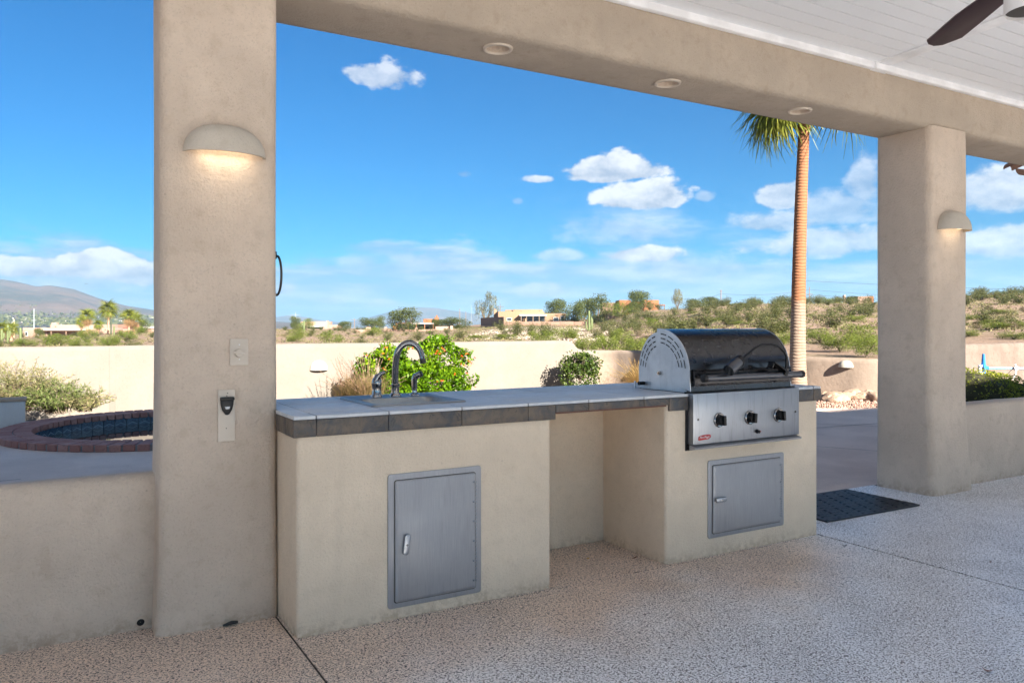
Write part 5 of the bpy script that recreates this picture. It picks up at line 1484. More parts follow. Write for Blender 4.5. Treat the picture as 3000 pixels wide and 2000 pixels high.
# --- desert plants
def crown_mesh(name, seed, kind):
    """unit plant: about 1 m wide and 1 m tall, standing on z = 0"""
    global nrg
    nrg = np.random.RandomState(100 + seed); rr_ = random.Random(seed)
    if kind == 'tree':
        lob = [(rr_.uniform(-.3, .3), rr_.uniform(-.3, .3), rr_.uniform(.12, .74), rr_.uniform(.13, .24), rr_.uniform(.13, .24), rr_.uniform(.10, .18)) for _ in range(15)] + [(0, 0, .42, .40, .40, .40)]
        P = lobes_points(lob, 5200, .45); sz, asp, m = .034, .55, L_MESQ
    elif kind == 'palo':
        lob = [(rr_.uniform(-.3, .3), rr_.uniform(-.3, .3), rr_.uniform(.15, .75), rr_.uniform(.12, .2), rr_.uniform(.12, .2), rr_.uniform(.12, .22)) for _ in range(16)] + [(0, 0, .35, .38, .38, .34)]
        P = lobes_points(lob, 4600, .3); sz, asp, m = .036, .35, L_PALO
    elif kind == 'creo':
        P = []
        for _ in range(44):
            a = rr_.uniform(0, 6.28); L_ = rr_.uniform(.5, 1); s_ = rr_.uniform(.05, .5)
            for k in range(30):
                t_ = rr_.uniform(.08, 1); P.append((math.cos(a) * s_ * t_ + rr_.gauss(0, .045), math.sin(a) * s_ * t_ + rr_.gauss(0, .045), L_ * (1 - .5 * s_) * t_ ** .8 + rr_.gauss(0, .03)))
        P = np.array(P); sz, asp, m = .055, .4, L_CREO
    elif kind == 'brit':
        lob = [(rr_.uniform(-.2, .2), rr_.uniform(-.2, .2), .3, .26, .26, .3) for _ in range(5)]
        P = lobes_points(lob, 900, .35); sz, asp, m = .07, .35, L_BRIT
    elif kind == 'euc':
        P = []
        for (cx_, cy_, cz, w) in ((-.2, 0, .72, .24), (.02, .1, .66, .22), (.24, -.05, .84, .26), (.12, 0, .95, .14), (-.1, -.1, .55, .25), (.3, 0, .6, .2)):
            for _ in range(34):
                a = rr_.uniform(0, 6.28); r_ = w * rr_.uniform(.3, 1); x, y = cx_ + r_ * math.cos(a), cy_ + r_ * math.sin(a); top = cz - (r_ / w) ** 2 * .1; L_ = rr_.uniform(.15, .42)
                for k in range(13): P.append((x + rr_.gauss(0, .012), y + rr_.gauss(0, .012), top - L_ * k / 13))
        P = np.array(P); sz, asp, m = .038, .3, L_EUC
    P = P[P[:, 2] > 0.0]
    V, F = leaves(P, sz, .4, aspect=asp)
    return np_mesh(name, V, F, m)
CR = {k: [crown_mesh(n_, i * 7 + j, k) for j in range(c_)] for i, (k, n_, c_) in enumerate((('tree', 'crown', 4), ('palo', 'crown', 3), ('creo', 'creosote_bush', 4), ('brit', 'brittlebush', 4), ('euc', 'crown', 2)))}
def branch_mesh(seed, h):
    rr_ = random.Random(seed); ps = []
    for _ in range(9):
        a = rr_.uniform(0, 6.28); s_ = rr_.uniform(.08, .28)
        ps.append([(0, 0, 0), (math.cos(a) * s_ * .3, math.sin(a) * s_ * .3, h * .35), (math.cos(a) * s_, math.sin(a) * s_, h * rr_.uniform(.7, 1))])
    mb = stems_mesh([p for p in ps], .022, 5); me = mb.mesh('trunk'); me.materials.append(M_BARK); return me
TR = [branch_mesh(i, .62) for i in range(3)]
def tree(kind, px, ytop, wpx, d, label, name='desert_tree', cat='tree', group=None, rot=None, trunk=True):
    p = gnd(px, d); hgt = max(.6, zat(ytop, d) - p.z); w = wpx / 1806. * d
    t = thing(name, label, cat, p, group)
    cm = rnd.choice(CR[kind]); o = bpy.data.objects.new('crown', cm); C.objects.link(o); o.parent = t
    b = np.empty(len(cm.vertices) * 3, np.float32); cm.vertices.foreach_get('co', b); b = b.reshape(-1, 3)
    o.scale = (w / (b[:, 0].max() - b[:, 0].min()), w / (b[:, 1].max() - b[:, 1].min()), hgt / b[:, 2].max())
    if trunk:
        o2 = bpy.data.objects.new('trunk', rnd.choice(TR)); C.objects.link(o2); o2.parent = t; o2.scale = (w * 1.0, w * 1.0, hgt * 1.0)
    t.rotation_euler = (0, 0, rnd.uniform(0, 6.28) if rot is None else rot)
    return t
# named trees, left to right
tree('euc', 1115, 668, 66, 262, 'tall weeping tree with two drooping crowns left of the tan house', rot=-A)
tree('tree', 928, 704, 92, 205, 'broad domed mesquite standing before the rust-brown house')
tree('tree', 1048, 727, 84, 225, 'low wide mesquite right of the rust-brown house')
tree('tree', 1010, 732, 46, 232, 'small mesquite touching the right end of the rust-brown house')
tree('tree', 1275, 684, 62, 250, 'mesquite against the right end of the tan house')
tree('tree', 1318, 690, 56, 232, 'dark dense mesquite behind the saguaro group')
tree('tree', 1372, 672, 66, 222, 'tallest olive mesquite right of the tan house')
tree('tree', 1340, 682, 50, 240, 'mesquite between two taller ones behind the saguaro')
tree('palo', 1425, 690, 72, 215, 'loose palo verde on the slope left of the salmon house')
tree('tree', 1470, 664, 66, 236, 'round crowned tree standing before the salmon house on the ridge')
tree('tree', 1450, 690, 50, 225, 'low shrubby tree under the left end of the salmon house')
tree('euc', 1556, 661, 34, 245, 'slim lone tree on the skyline right of the salmon house', rot=1)
tree('tree', 1605, 684, 62, 230, 'flat topped desert tree left of the wooden pole on the ridge')
tree('tree', 1632, 680, 48, 236, 'paler desert tree touching the wooden pole on the ridge')
tree('palo', 1700, 700, 84, 190, 'palo verde spreading on the slope right of the wooden pole')
tree('palo', 1588, 716, 40, 170, 'small palo verde low on the slope above the grill')
tree('palo', 1740, 690, 40, 228, 'small palo verde on the skyline left of the palm trunk')
tree('palo', 1898, 682, 66, 228, 'palo verde on the skyline right of the second wooden pole')
tree('tree', 1950, 679, 56, 225, 'rounded tree left of the small pink house on the ridge')
tree('palo', 1925, 706, 50, 190, 'palo verde halfway up the slope right of the palm')
tree('tree', 680, 724, 30, 235, 'bright green round tree at the left end of the rise, beside the left pillar')
tree('palo', 704, 728, 44, 228, 'palo verde beside the pale pink flat house')
tree('tree', 792, 736, 38, 240, 'small round tree behind the pink flat house')
tree('tree', 852, 727, 56, 225, 'low mesquite left of the broad domed one')
tree('tree', 872, 724, 26, 240, 'greyish tree just left of the domed mesquite')
tree('palo', 857, 748, 50, 150, 'open branched palo verde on the bank below the domed mesquite')
tree('tree', 332, 730, 30, 215, 'grey-green feathery tree right of the distant palms')
tree('tree', 90, 752, 26, 200, 'clipped dark round tree before the pink house at the left', trunk=False)
tree('palo', 320, 746, 28, 185, 'bright green bush-like tree below the distant palms')
tree('palo', 295, 756, 52, 130, 'wide palo verde low in front of the distant palms')
tree('palo', 205, 752, 44, 150, 'palo verde hiding the right half of the pink house')
tree('palo', 130, 764, 70, 110, 'low palo verde before the pink house')
tree('palo', 250, 768, 60, 105, 'low palo verde right below the saguaros')
tree('palo', 60, 775, 60, 100, 'low green tree at the far left just above the wall')
tree('palo', 185, 772, 60, 95, 'pale green tree just above the wall at the left')
tree('palo', 760, 757, 60, 110, 'palo verde just above the wall right of the left pillar')
tree('palo', 680, 750, 60, 115, 'palo verde growing beside the edge of the left pillar')
tree('palo', 1100, 768, 60, 100, 'low palo verde at the toe of the rocky bank')
tree('palo', 1160, 764, 66, 92, 'green palo verde just above the wall right of the orange-flowered shrub')
tree('palo', 1245, 757, 74, 88, 'palo verde on the bank above the wall left of the saguaro')
tree('palo', 1300, 750, 66, 96, 'pale palo verde growing left of the saguaro')
tree('palo', 1390, 763, 76, 62, 'large feathery palo verde right at the step of the garden wall')
tree('palo', 1345, 770, 60, 66, 'feathery palo verde leaning over the step of the garden wall')
tree('palo', 1455, 772, 70, 60, 'feathery palo verde left of the grill hood')
tree('palo', 1560, 752, 60, 100, 'palo verde just above the left of the grill hood')
tree('palo', 1785, 742, 56, 80, 'green palo verde between the grill hood and the palm trunk')
tree('palo', 1885, 752, 80, 62, 'feathery palo verde right of the palm trunk above the lower wall')
tree('palo', 1975, 738, 110, 58, 'large bright palo verde against the left edge of the right pillar')
tree('palo', 1930, 762, 90, 52, 'low palo verde just over the lower wall')
tree('palo', 2235, 722, 70, 90, 'palo verde at the right edge of the right pillar')
tree('palo', 2300, 716, 80, 100, 'large palo verde above the shaded wall')
tree('palo', 2345, 735, 80, 70, 'bright palo verde cut by the right edge of the picture')
tree('palo', 2285, 752, 70, 64, 'yellow-green palo verde just above the shaded wall')
tree('tree', 2250, 684, 60, 215, 'tree on the ridge just right of the right pillar')
tree('palo', 2310, 668, 70, 205, 'feathery tree on the ridge near the right edge')
tree('palo', 2350, 664, 60, 215, 'tall feathery tree on the ridge cut by the right edge')
tree('palo', 2415, 668, 60, 215, 'tree on the ridge outside the right edge')
for k_, (px_, yt_, w_, d_, lb_) in enumerate([
    (1505, 770, 80, 56, 'feathery palo verde touching the top left of the grill hood'), (1425, 752, 60, 84, 'palo verde behind the two at the wall step'),
    (1640, 728, 60, 120, 'palo verde on the slope straight above the grill hood'), (1500, 728, 56, 130, 'palo verde on the slope right of the saguaro'),
    (1700, 738, 50, 100, 'small palo verde above the right half of the hood'), (1800, 760, 60, 60, 'palo verde peeping between the hood and the palm trunk'),
    (1990, 765, 80, 46, 'palo verde leaning against the right pillar just over the lower wall'), (1870, 728, 50, 120, 'palo verde partway up the slope right of the palm'),
    (1960, 722, 60, 100, 'bright palo verde on the slope left of the right pillar'), (2270, 735, 70, 75, 'green palo verde in the middle of the slope at the right edge'),
    (2330, 760, 80, 55, 'leafy palo verde behind the shaded wall at the right edge'), (2225, 760, 60, 60, 'palo verde just above the shaded wall beside the pillar'),
    (2265, 700, 60, 150, 'palo verde high on the slope right of the right pillar'), (1200, 778, 70, 74, 'low palo verde at the middle of the long wall top')]):
    tree('palo', px_, yt_, w_, d_, lb_)
tree('tree', 2325, 694, 70, 180, 'broad tree below the ridge at the right edge')

# shrubs by kind, each one its own thing
def shrub(kind, px, d, h, w, label, name, cat, group):
    p = gnd(px, d); cm = rnd.choice(CR[kind])
    o = bpy.data.objects.new(name, cm); C.objects.link(o); o.location = p
    o.scale = (w, w, h); o.rotation_euler = (0, 0, rnd.uniform(0, 6.28)); tag(o, label, cat, group); return o
def where(px):
    if px < 365: return 'left of the tall pillar', 'flat desert beyond the wall at the left'
    if px < 780: return 'just right of the tall left pillar', 'flat desert by the left pillar'
    if px < 1090: return 'behind the orange-flowered shrub', 'flat desert behind the flowered shrub'
    if px < 1440: return 'around the saguaro', 'bank around the saguaro'
    if px < 1620: return 'above the left half of the grill', 'slope left above the grill'
    if px < 1825: return 'between the wooden pole and the palm trunk', 'slope left of the palm trunk'
    if px < 2015: return 'between the palm trunk and the right pillar', 'slope between palm and pillar'
    return 'at the right edge beyond the pillar', 'slope at the right edge'
def scatter(kind, n, rngs, hs, look, name, gname, seed):
    rr_ = random.Random(seed); k = 0
    while k < n:
        x0, x1, d0, d1 = rr_.choice(rngs)
        px = rr_.uniform(x0, x1); d = d0 + (d1 - d0) * rr_.random() ** .9
        if noise.noise(Vector((px * .012, d * .03, seed))) < -.12 and rr_.random() < .75: continue
        h = rr_.uniform(*hs); w_, g_n = where(px)
        depth = 'near' if d < 130 else 'far'
        o = shrub(kind, px, d, h, h * rr_.uniform(1.1, 1.9), '%s on the %s %s' % (look, 'nearer desert ground' if d < 130 else 'farther desert ground', w_), name, 'bush', '%s, %s, %s' % (gname, g_n, depth)); k += 1
HILL = [(1400, 2010, 75, 235)] * 5 + [(2215, 2400, 60, 220)] * 2 + [(1150, 1480, 90, 150)]
FLAT = [(0, 365, 85, 260)] * 3 + [(645, 1080, 85, 260)] * 4 + [(-120, 0, 85, 250)]
scatter('creo', 165, HILL, (1.2, 3.0), 'olive creosote bush', 'creosote_bush', 'creosote bushes', 1)
scatter('creo', 130, FLAT, (.7, 1.7), 'olive creosote bush', 'creosote_bush', 'creosote bushes', 2)
scatter('brit', 180, HILL, (.5, 1.2), 'grey-brown dry brittlebush', 'brittlebush', 'brittlebushes', 3)
scatter('brit', 110, FLAT, (.4, .9), 'grey-brown dry brittlebush', 'brittlebush', 'brittlebushes', 4)
nrg = np.random.RandomState(5)
# dry tufts and pebbles of the slopes
Pt = []
for i in range(17000):
    px = rnd.uniform(1050, 2400) if rnd.random() < .7 else rnd.uniform(-60, 1080); d = rnd.uniform(60, 250); p = gnd(px, d)
    for k in range(5): Pt.append((p.x + rnd.gauss(0, .28), p.y + rnd.gauss(0, .28), p.z + abs(rnd.gauss(0, .14))))
V, F = leaves(np.array(Pt), .26, .5, aspect=.4); o = bpy.data.objects.new('dry_tufts', np_mesh('dry_tufts', V, F, L_TUFT)); C.objects.link(o)
tag(o, 'dry grass tufts and low scrub covering the slopes', 'ground cover', kind='stuff')
# riprap bank below the tan house
N = 9000; Pn = []
while len(Pn) < N:
    px = rnd.uniform(1070, 1440); d = rnd.uniform(92, 178)
    lim = 1 - abs(px - 1240) / 190.
    if rnd.random() > lim * 1.6 or (px < 1130 and d > 150 + (px - 1070) * .4): continue
    p = gnd(px, d); Pn.append(tuple(p))
Pn = np.array(Pn); sz = nrg.uniform(.12, .42, N); Rm = rand_rot(N)
V = (np.einsum('nij,kj->nki', Rm, bv) * sz[:, None, None] + Pn[:, None, :]).reshape(-1, 3); F = (bf[None] + (np.arange(N) * len(bv))[:, None, None]).reshape(-1, 3)
o = bpy.data.objects.new('riprap', np_mesh('riprap', V, F, leaf('riprap_stone', [(.20, .16, .13), (.29, .24, .205), (.38, .33, .29)], 0, .95, .5))); C.objects.link(o)
tag(o, 'pale loose rock covering the bank below the tan house', 'rocks', kind='stuff')

# saguaros
def saguaro(px, ytop, d, r, arms, label, m=None, yb=None):
    p = gnd(px, d); t = thing('saguaro_cactus', label, 'cactus', p); h = zat(ytop, d) - p.z
    def rib(pts, r_):
        return MB().tube(pts, [r_ * .8] + [r_] * (len(pts) - 3) + [r_ * .85, r_ * .3], 12)
    def lp(name, mb):
        me = mb.mesh(name, smooth=60); me.materials.append(m or M_CACT); o = bpy.data.objects.new(name, me); C.objects.link(o); o.parent = t
    lp('stem', rib([(0, 0, h * k / 6) for k in range(6)] + [(0, 0, h * .97), (0, 0, h)], r))
    for dx, z0, z1 in arms:
        ax = Vector((CA, -SA, 0)) * dx
        lp('arm', rib([(0, 0, z0 * h), tuple(ax * .6 + Vector((0, 0, z0 * h))), tuple(ax + Vector((0, 0, z0 * h + .3))), tuple(ax + Vector((0, 0, (z0 + z1) / 2 * h))), tuple(ax + Vector((0, 0, z1 * h * .97))), tuple(ax + Vector((0, 0, z1 * h)))], r * .72))
saguaro(1353, 713, 150, .22, [(.62, .12, .62), (-.55, .1, .48), (.45, .25, .7)], 'tall saguaro with upright arms below the tan house')
saguaro(255, 733, 195, .20, [], 'dark single-stem saguaro right of the tallest distant palm', M_CACTD)
saguaro(262, 748, 190, .2, [], 'short saguaro beside the dark single-stem one')
saguaro(698, 737, 205, .28, [(-.5, .55, .9)], 'stubby saguaro beside the pale pink flat house')
saguaro(18, 746, 150, .22, [(.4, .3, .7)], 'leftmost saguaro near the left edge')
saguaro(47, 752, 140, .22, [], 'saguaro below the white mast at the left')
saguaro(4, 757, 130, .2, [(.35, .4, .8)], 'saguaro at the very left edge')

# distant palms
Mtrunk = plain('far_palm_trunk', (.36, .21, .14), .9)
def far_palm(px, ytop, d, label, skirt=4, sc_=2.0, nf=20):
    p = gnd(px, d); h = zat(ytop, d) - p.z
    palm(p.x, p.y, p.z, h, .26, .18, nf, sc_, label, skirt=skirt, simple=True, m=Mtrunk)
far_palm(249, 712, 200, 'tallest distant palm with a bare trunk, right of the pink house', 2, 2.3, 26)
far_palm(201, 728, 200, 'shaggy-skirted distant palm behind the pink house', 9, 2.0, 24)
far_palm(187, 740, 210, 'small distant palm left of the shaggy-skirted one', 3, 1.5)
far_palm(296, 728, 195, 'left one of the two distant palms with brown skirts', 10, 2.0, 24)
far_palm(308, 734, 200, 'right one of the two distant palms with brown skirts', 9, 2.1, 24)
far_palm(226, 746, 215, 'low distant palm crown over the red roof', 2, 1.4)
far_palm(4, 756, 150, 'squat palm at the far left beside the saguaros', 4, 1.5)
far_palm(26, 757, 160, 'squat palm left of the pink house', 4, 1.5)

# --- houses.  Local frame: x to the right, y away, origin at the front left foot
def hframe(px0, d, yaw=0):
    p = gnd(px0, d); p.z -= .3
    return p, -A + R(yaw)
def house(name, label, px0, d, build, yaw=0, cat='house', zb=None):
    p, ry = hframe(px0, d, yaw)
    if zb is not None: p.z = zb
    t = thing(name, label, cat, (0, 0, 0)); build(t, d / 1806., d, p.z)
    t.location = p; t.rotation_euler = (0, 0, ry)
    return t
def win(t, wall, x0, x1, z0, z1, y=0):
    f = part('window', MB().box(x0 - .06, x1 + .06, y - .05, y + .02, z0 - .06, z1 + .06), M_WTRIM, wall)
    return part('pane', MB().box(x0, x1, y - .06, y - .03, z0, z1), M_GLASSD, wall)
def scup(t, wall, x, z, y=0): part('roof_spout', MB().box(x - .12, x + .12, y - .35, y + .1, z - .1, z + .1), M_BARK, wall)

def h_pink(t, k, d, zb):
    X = lambda px: (px - 52) * k; Zz = lambda py: zat(py, d) - zb
    w1 = part('wall', MB().box(X(52), X(108), 0, 8, 0, Zz(752.5)), M_PINK, t, bevel=.12)
    for a, b in ((58, 63), (88, 92)): win(t, w1, X(a), X(b), Zz(771), Zz(762))
    w2 = part('wall', MB().box(X(107), X(227), 2.0, 12, 0, Zz(745.5)), M_PINK, t, bevel=.12)
    for a in (120, 178): scup(t, w2, X(a), Zz(749.5), 2)
    part('chimney', MB().box(X(107), X(118), 2.5, 4, 0, Zz(740.5)), M_PINK, t, bevel=.1)
    w3 = part('wall', MB().box(X(226), X(253), .5, 8, 0, Zz(753)), M_PINK, t, bevel=.12); scup(t, w3, X(241), Zz(756), .5)
    part('patio_roof', MB().box(X(95), X(189), -1.8, 2.2, Zz(758.5), Zz(756)), M_ROOFW, t)
    part('patio_roof_edge', MB().box(X(94), X(190), -1.9, -1.8, Zz(759.5), Zz(757.5)), M_BARK, t)
    part('patio_recess_shade', MB().box(X(100), X(186), 1.9, 2.02, 0, Zz(759.5)), plain('brown_shade_wall', (.30, .18, .12), .9), t)  # brown tone carries the shade under the patio roof
    for a in (99, 124, 158, 186): part('post', MB().box(X(a) - .15, X(a) + .15, -1.6, -1.3, 0, Zz(759)), M_BLOCK, t)
house('pink_stucco_house', 'long low pink stucco house with a white patio roof at the left', 52, 245, h_pink)
def h_red(t, k, d, zb):
    X = lambda px: (px - 238) * k; Zz = lambda py: zat(py, d) - zb
    w = part('wall', MB().box(X(238), X(295), 0, 9, 0, Zz(753.5)), M_PINK, t)
    part('roof', MB().prism([(X(236), Zz(753.5)), (X(297), Zz(753.5)), (X(290), Zz(745)), (X(243), Zz(745))], -.4, 9.4, XZ), M_ROOFR, t)
house('red_roofed_house', 'house showing a dull red roof behind the distant palms', 238, 285, h_red)
def h_white(t, k, d, zb):
    X = lambda px: (px - 330) * k; Zz = lambda py: zat(py, d) - zb
    part('wall', MB().box(X(332), X(398), 0, 9, 0, Zz(753.5)), M_PINK, t)
    part('roof', MB().box(X(330), X(400), -.5, 9.5, Zz(753.5), Zz(749.5)), M_ROOFW, t)
house('white_roofed_house', 'low building with a bright white flat roof left of the left pillar', 330, 290, h_white)
def h_flat(t, k, d, zb):
    X = lambda px: (px - 690) * k; Zz = lambda py: zat(py, d) - zb
    w = part('wall', MB().box(X(690), X(751), 0, 9, 0, Zz(738)), M_PINK, t, bevel=.12)
    part('porch_roof', MB().box(X(688), X(745), -1.5, 0, Zz(750.5), Zz(748.3)), M_ROOFW, t)
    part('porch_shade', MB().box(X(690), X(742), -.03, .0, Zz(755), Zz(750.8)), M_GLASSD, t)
    w2 = part('wall', MB().box(X(750), X(776), 2, 9, 0, Zz(746)), M_PINK, t, bevel=.12)
    part('chimney', MB().box(X(749), X(752), 1, 2, 0, Zz(736)), M_PINK, t)
house('pink_flat_house', 'pale pink flat-roofed house low on the horizon right of the left pillar', 690, 300, h_flat)
def h_rust(t, k, d, zb):
    X = lambda px: (px - 902) * k; Zz = lambda py: zat(py, d) - zb
    w = part('wall', MB().box(X(970), X(1000), 2.5, 12, 0, Zz(732)), M_RUST, t, bevel=.1); scup(t, w, X(980), Zz(735), 2.5)
    part('chimney', MB().box(X(997), X(1006), 1, 3, 0, Zz(728)).box(X(1000), X(1003.5), 1.5, 2.3, 0, Zz(723.5)), M_RUST, t, bevel=.08)
    part('corner_wall', MB().box(X(902), X(911), 0, 2, 0, Zz(746)), M_RUST, t, bevel=.08)
    part('wall', MB().box(X(905), X(972), 3, 12, 0, Zz(741)), M_RUST, t, bevel=.1)
    part('patio_roof', MB().box(X(940), X(998), -1, 3, Zz(743.8), Zz(741.8)), M_ROOFW, t)
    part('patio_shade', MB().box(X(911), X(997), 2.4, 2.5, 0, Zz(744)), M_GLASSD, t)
    part('roller_blind', MB().box(X(976), X(996), .5, .6, Zz(749), Zz(744.5)), plain('blind_grey', (.25, .25, .26), .7), t)
    for a in (938, 957, 976, 996): part('post', MB().box(X(a) - .12, X(a) + .12, -.9, -.6, 0, Zz(743.8)), M_RUST, t)
house('rust_brown_house', 'rust-brown stucco house with chimney half hidden by the domed mesquite', 902, 232, h_rust)
def block_wall(label, px0, px1, d, ytop, ybot, m, piers=(), yaw=0, th=.25, segs=None):
    p, ry = hframe(px0, d, yaw); p.z = zat(ybot, d) - .4; k = d / 1806.
    t = thing('block_wall', label, 'wall', (0, 0, 0)); W = (px1 - px0) * k; hh = zat(ytop, d) - p.z
    if segs is None: part('wall_panel', MB().box(0, W, 0, th, 0, hh), m, t, bevel=.03)
    else:
        for a, b, yt in segs: part('wall_panel', MB().box((a - px0) * k + .02, (b - px0) * k - .02, 0, th, 0, zat(yt, d) - p.z), m, t, bevel=.03)
    for a, yt in piers: part('pier', MB().box((a - px0) * k - .35, (a - px0) * k + .35, -.12, th + .12, 0, zat(yt, d) - p.z), m, t, bevel=.03)
    t.location = p; t.rotation_euler = (0, 0, ry)
block_wall('pinkish block wall with square piers before the rust-brown house', 885, 1042, 205, 757, 764, M_PINK, [(886, 751), (921, 751), (956, 752), (1037, 748)], segs=[(888, 920, 757), (922, 955, 757), (957, 1000, 757), (1000, 1030, 749.5)])
block_wall('short stepped pink block wall on the bank left of the domed mesquite', 815, 868, 200, 752, 766, M_PINK, segs=[(815, 840, 757), (840, 852, 751), (852, 868, 757)])
def h_tan(t, k, d, zb):
    X = lambda px: (px - 1116) * k; Zz = lambda py: zat(py, d) - zb
    # shaded left side runs away from the viewer, front faces the sun
    w = part('wall', MB().prism([(X(1144), 0), (X(1250), 0), (X(1250), 14), (X(1116) + 2.2, 16)], 0, Zz(715.0)), M_TAN, t, bevel=.15)
    win(t, w, X(1164.5), X(1175), Zz(736), Zz(730.5))
    part('upper_wall', MB().box(X(1160), X(1247), 3, 12, Zz(716), Zz(710.8)), M_TAN, t, bevel=.15)
    part('upper_wall', MB().box(X(1178), X(1247), 1.2, 12, Zz(720), Zz(710.3)), M_TAN, t, bevel=.15)
    for a in (1198, 1240): scup(t, w, X(a), Zz(714), 1.2)
    part('wall_grille', MB().box(X(1205), X(1216), 1.1, 1.2, Zz(719.5), Zz(718)), M_BARK, t)
    part('chimney', MB().box(X(1133), X(1140), 6, 7.5, 0, Zz(710.5)).box(X(1134), X(1137), 6.2, 7, 0, Zz(707.5)), M_TAN, t, bevel=.1)
    part('patio_roof', MB().box(X(1193), X(1255), -2.6, 0, Zz(725.4), Zz(722.4)), M_ROOFW, t)
    part('patio_recess_shade', MB().box(X(1198), X(1251), -.06, -.01, 0, Zz(725.4)), M_GLASSD, t)  # dark sheet drawn for the shade below the patio roof
    for a in (1197, 1209, 1224, 1238, 1252): part('post', MB().box(X(a) - .14, X(a) + .14, -2.4, -2.1, 0, Zz(725.4)), M_BARK, t)
    part('fireplace', MB().box(X(1201), X(1208), -1.2, -.1, 0, Zz(729)), M_TAN, t, bevel=.1)
    w2 = part('wall', MB().box(X(1250), X(1300), .4, 10, 0, Zz(719.5)), M_TAN, t, bevel=.15)
    win(t, w2, X(1272), X(1283), Zz(737), Zz(729), .4); win(t, w2, X(1288), X(1296), Zz(737), Zz(726), .4)
    sl = math.atan2(16, X(1116) + 2.2 - X(1144))
    for u in (.35, .72):
        bx = X(1144) + (X(1116) + 2.2 - X(1144)) * u; by = 16 * u
        Mw = Matrix.Translation((bx, by, 0)) @ Matrix.Rotation(sl, 4, 'Z')
        part('side_window', MB().box(-.5, .5, -.0, .10, Zz(733), Zz(728), Mw), M_GLASSD, w)
house('tan_stucco_house', 'big tan stucco house with a covered patio above the rocky bank', 1116, 238, h_tan, zb=1.0)
p = gnd(1158, 222)
block_wall('brown block wall running along the top of the rocky bank before the tan house', 1158, 1350, 222, 738.2, 747.5, M_BLOCK, segs=[(1158 + i * 32, 1190 + i * 32, 738.0 + (.6 if i % 2 else 0)) for i in range(6)])
t = thing('block_wall', 'shaded dark return of the block wall left of the tan house', 'wall', (0, 0, 0))
pa, pb = at(1158, 222), at(1105, 252); dv = pb - pa; L_ = dv.length
part('wall_panel', MB().box(0, L_, -.12, .12, 0, 2.6), M_BLOCK, t); t.location = (pa.x, pa.y, zat(747, 222) - .2); t.rotation_euler = (0, 0, math.atan2(dv.y, dv.x))
def h_salmon(t, k, d, zb):
    X = lambda px: (px - 1385) * k; Zz = lambda py: zat(py, d) - zb
    part('wall', MB().box(X(1422), X(1449), 0, 9, -2, Zz(689)), M_RUST, t, bevel=.1)
    part('low_roof', MB().box(X(1385), X(1423), 2, 9, -2, Zz(694.5)), M_BLOCK, t)
    part('wall', MB().box(X(1480), X(1515), 1, 9, -2, Zz(688.5)), M_RUST, t, bevel=.1)
    part('wall', MB().box(X(1448), X(1481), 3, 9, -2, Zz(692)), M_RUST, t, bevel=.1)
    part('carport_roof', MB().box(X(1512), X(1528), 0, 5, Zz(701.5), Zz(699.5)), M_RUST, t)
    part('post', MB().box(X(1526), X(1527.4), .2, .5, -2, Zz(701)), M_BARK, t)
house('salmon_house', 'salmon stucco house on the ridge half hidden by a round tree', 1385, 246, h_salmon, zb=5.0)
def h_small(t, k, d, zb):
    X = lambda px: (px - 1970) * k; Zz = lambda py: zat(py, d) - zb
    part('wall', MB().box(X(1970), X(1998), 0, 8, -2, Zz(680.5)), M_PINK, t, bevel=.1)
    part('wall', MB().box(X(1996), X(2012), 1.5, 8, -2, Zz(679.8)), M_RUST, t, bevel=.1)
    part('chimney', MB().box(X(1948), X(1952), 3, 4, -2, Zz(676.5)), M_PINK, t)
house('small_ridge_house', 'small pink house at the ridge top left of the right pillar', 1970, 248, h_small, zb=6.5)
def h_right(t, k, d, zb):
    X = lambda px: (px - 2232) * k; Zz = lambda py: zat(py, d) - zb
    part('wall', MB().box(X(2233), X(2262), 0, 8, -2, Zz(679.5)), M_PINK, t, bevel=.1)
    part('roof', MB().box(X(2231), X(2264), -.5, 8, Zz(680.5), Zz(678)), M_ROOFW, t)
    part('window', MB().box(X(2238), X(2256), -.06, 0, Zz(685), Zz(681.5)), M_GLASSD, t)
house('hilltop_house', 'pale house peeping over the ridge right of the right pillar', 2232, 245, h_right, zb=8)

# --- poles and wires
def pole(px, ytop, d, label, m=M_POLE, r=.14, arms=(), cat='utility pole', name='utility_pole'):
    p = gnd(px, d); t = thing(name, label, cat, p); h = zat(ytop, d) - p.z
    def lp(n_, mb):
        me = mb.mesh(n_); me.materials.append(m); o = bpy.data.objects.new(n_, me); C.objects.link(o); o.parent = t
    lp('shaft', MB().tube([(0, 0, 0), (0, 0, h)], [r, r * .75], 8))
    ax = Vector((CA, -SA, 0))
    for z, w in arms: lp('crossarm', MB().tube([tuple(-ax * w + Vector((0, 0, h - z))), tuple(ax * w + Vector((0, 0, h - z)))], r * .6, 5))
    return p + Vector((0, 0, h))
A1 = pole(1656, 665, 236, 'wooden utility pole on the ridge left of the palm trunk', arms=[(.5, .35)])
A2 = pole(1859, 659, 240, 'wooden utility pole on the ridge just right of the palm trunk', arms=[(2.2, 1.0)])
pole(78, 708, 330, 'tall white steel mast behind the pink house', M_POLEG, .25, [(5, 1)], 'mast', 'steel_mast')
pole(32, 733, 240, 'thin tan pole at the far left', plain('tan_pole', (.48, .40, .24), .7), .2)
pole(679, 717, 900, 'faint lattice power pylon on the horizon beside the left pillar', M_POLEG, .45, [(3, 6), (7, 5)], 'pylon', 'power_pylon')
pole(814, 731, 330, 'small wooden pole with a crossarm on the horizon', arms=[(.6, 1.6)])
pole(805, 741, 320, 'short stick-like pole left of the crossarm pole', arms=[])
pole(1056, 709, 300, 'wooden pole on the skyline left of the weeping tree', arms=[])
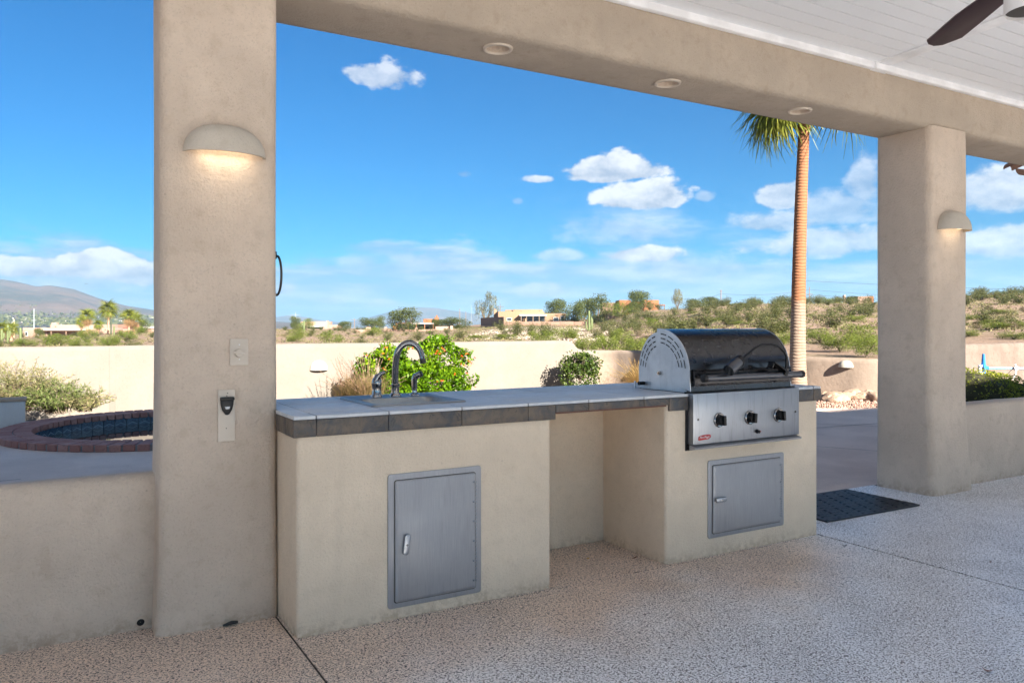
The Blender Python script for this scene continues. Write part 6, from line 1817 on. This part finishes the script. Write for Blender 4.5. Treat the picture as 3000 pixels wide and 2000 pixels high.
pole(1083, 700, 420, 'thin pale pole touching the left side of the weeping tree', M_POLEG, .09)
pole(1149, 700, 330, 'crossarmed pole behind the chimney of the tan house', arms=[(.8, 1.6), (2, 1.2)])
pole(1070, 715, 380, 'thin short pole between the skyline pole and the weeping tree')
def wire(a, b, sag, label):
    pts = [a.lerp(b, k / 14) - Vector((0, 0, sag * 4 * (k / 14) * (1 - k / 14))) for k in range(15)]
    me = MB().tube(pts, .035, 4).mesh('power_line'); me.materials.append(M_WIRE); o = bpy.data.objects.new('power_line', me); C.objects.link(o)
    tag(o, label, 'power line')
wire(A1 + Vector((0, 0, -1.2)), A2 + Vector((0, 0, -.8)), .9, 'power line between the two wooden poles on the ridge')
wire(A2 + Vector((0, 0, -.8)), at(2600, 235, zat(684, 235)), 1.5, 'upper power line running right from the pole beside the palm')
wire(A2 + Vector((0, 0, -2.3)), at(2600, 236, zat(694, 236)), 1.5, 'lower power line running right from the pole beside the palm')
wire(A1 + Vector((0, 0, -1.2)), at(1560, 240, zat(696, 240)), .5, 'power line dropping left from the first wooden pole')
wire(at(1700, 260, zat(706, 260)), A2 + Vector((0, 0, -2.3)), .8, 'low power line rising toward the pole beside the palm')
wire(at(1840, 225, zat(644, 225)), at(2500, 210, zat(668, 210)), .4, 'highest faint power line crossing the sky behind the right pillar')
# airplane far away
p = at(199, 900, zat(829.5 * .784 + 1, 900) ); 
pl = thing('airplane', 'tiny airplane in the sky above the mountain slope', 'airplane', p)
ax = Vector((CA, -SA, 0))
me = MB().tube([tuple(-ax * 2.2), tuple(ax * 2.2)], [.25, .1], 6).mesh('fuselage'); me.materials.append(M_IRON); o = bpy.data.objects.new('fuselage', me); C.objects.link(o); o.parent = pl
me = MB().box(-.5, .5, -3, 3, -.05, .05).mesh('wing'); me.materials.append(M_IRON); o = bpy.data.objects.new('wing', me); C.objects.link(o); o.parent = pl

# --- haze: the air over the valley
if HAZE > 0:
    hz = bpy.data.materials.new('haze'); hz.use_nodes = True; g = NT(hz.node_tree)
    out = g.add('ShaderNodeOutputMaterial'); v = g.add('ShaderNodeVolumePrincipled')
    v.inputs['Color'].default_value = (.42, .70, 1.0, 1); v.inputs['Density'].default_value = HAZE; v.inputs['Anisotropy'].default_value = 0.2
    g.l.new(v.outputs[0], out.inputs['Volume'])
    me = MB().box(-12500, 12500, -12500, 12500, -19, 285).mesh('haze', smooth=0); me.materials.append(hz)
    o = bpy.data.objects.new('haze', me); C.objects.link(o); o['kind'] = 'stuff'; o['label'] = 'thin pale blue haze filling the valley air'
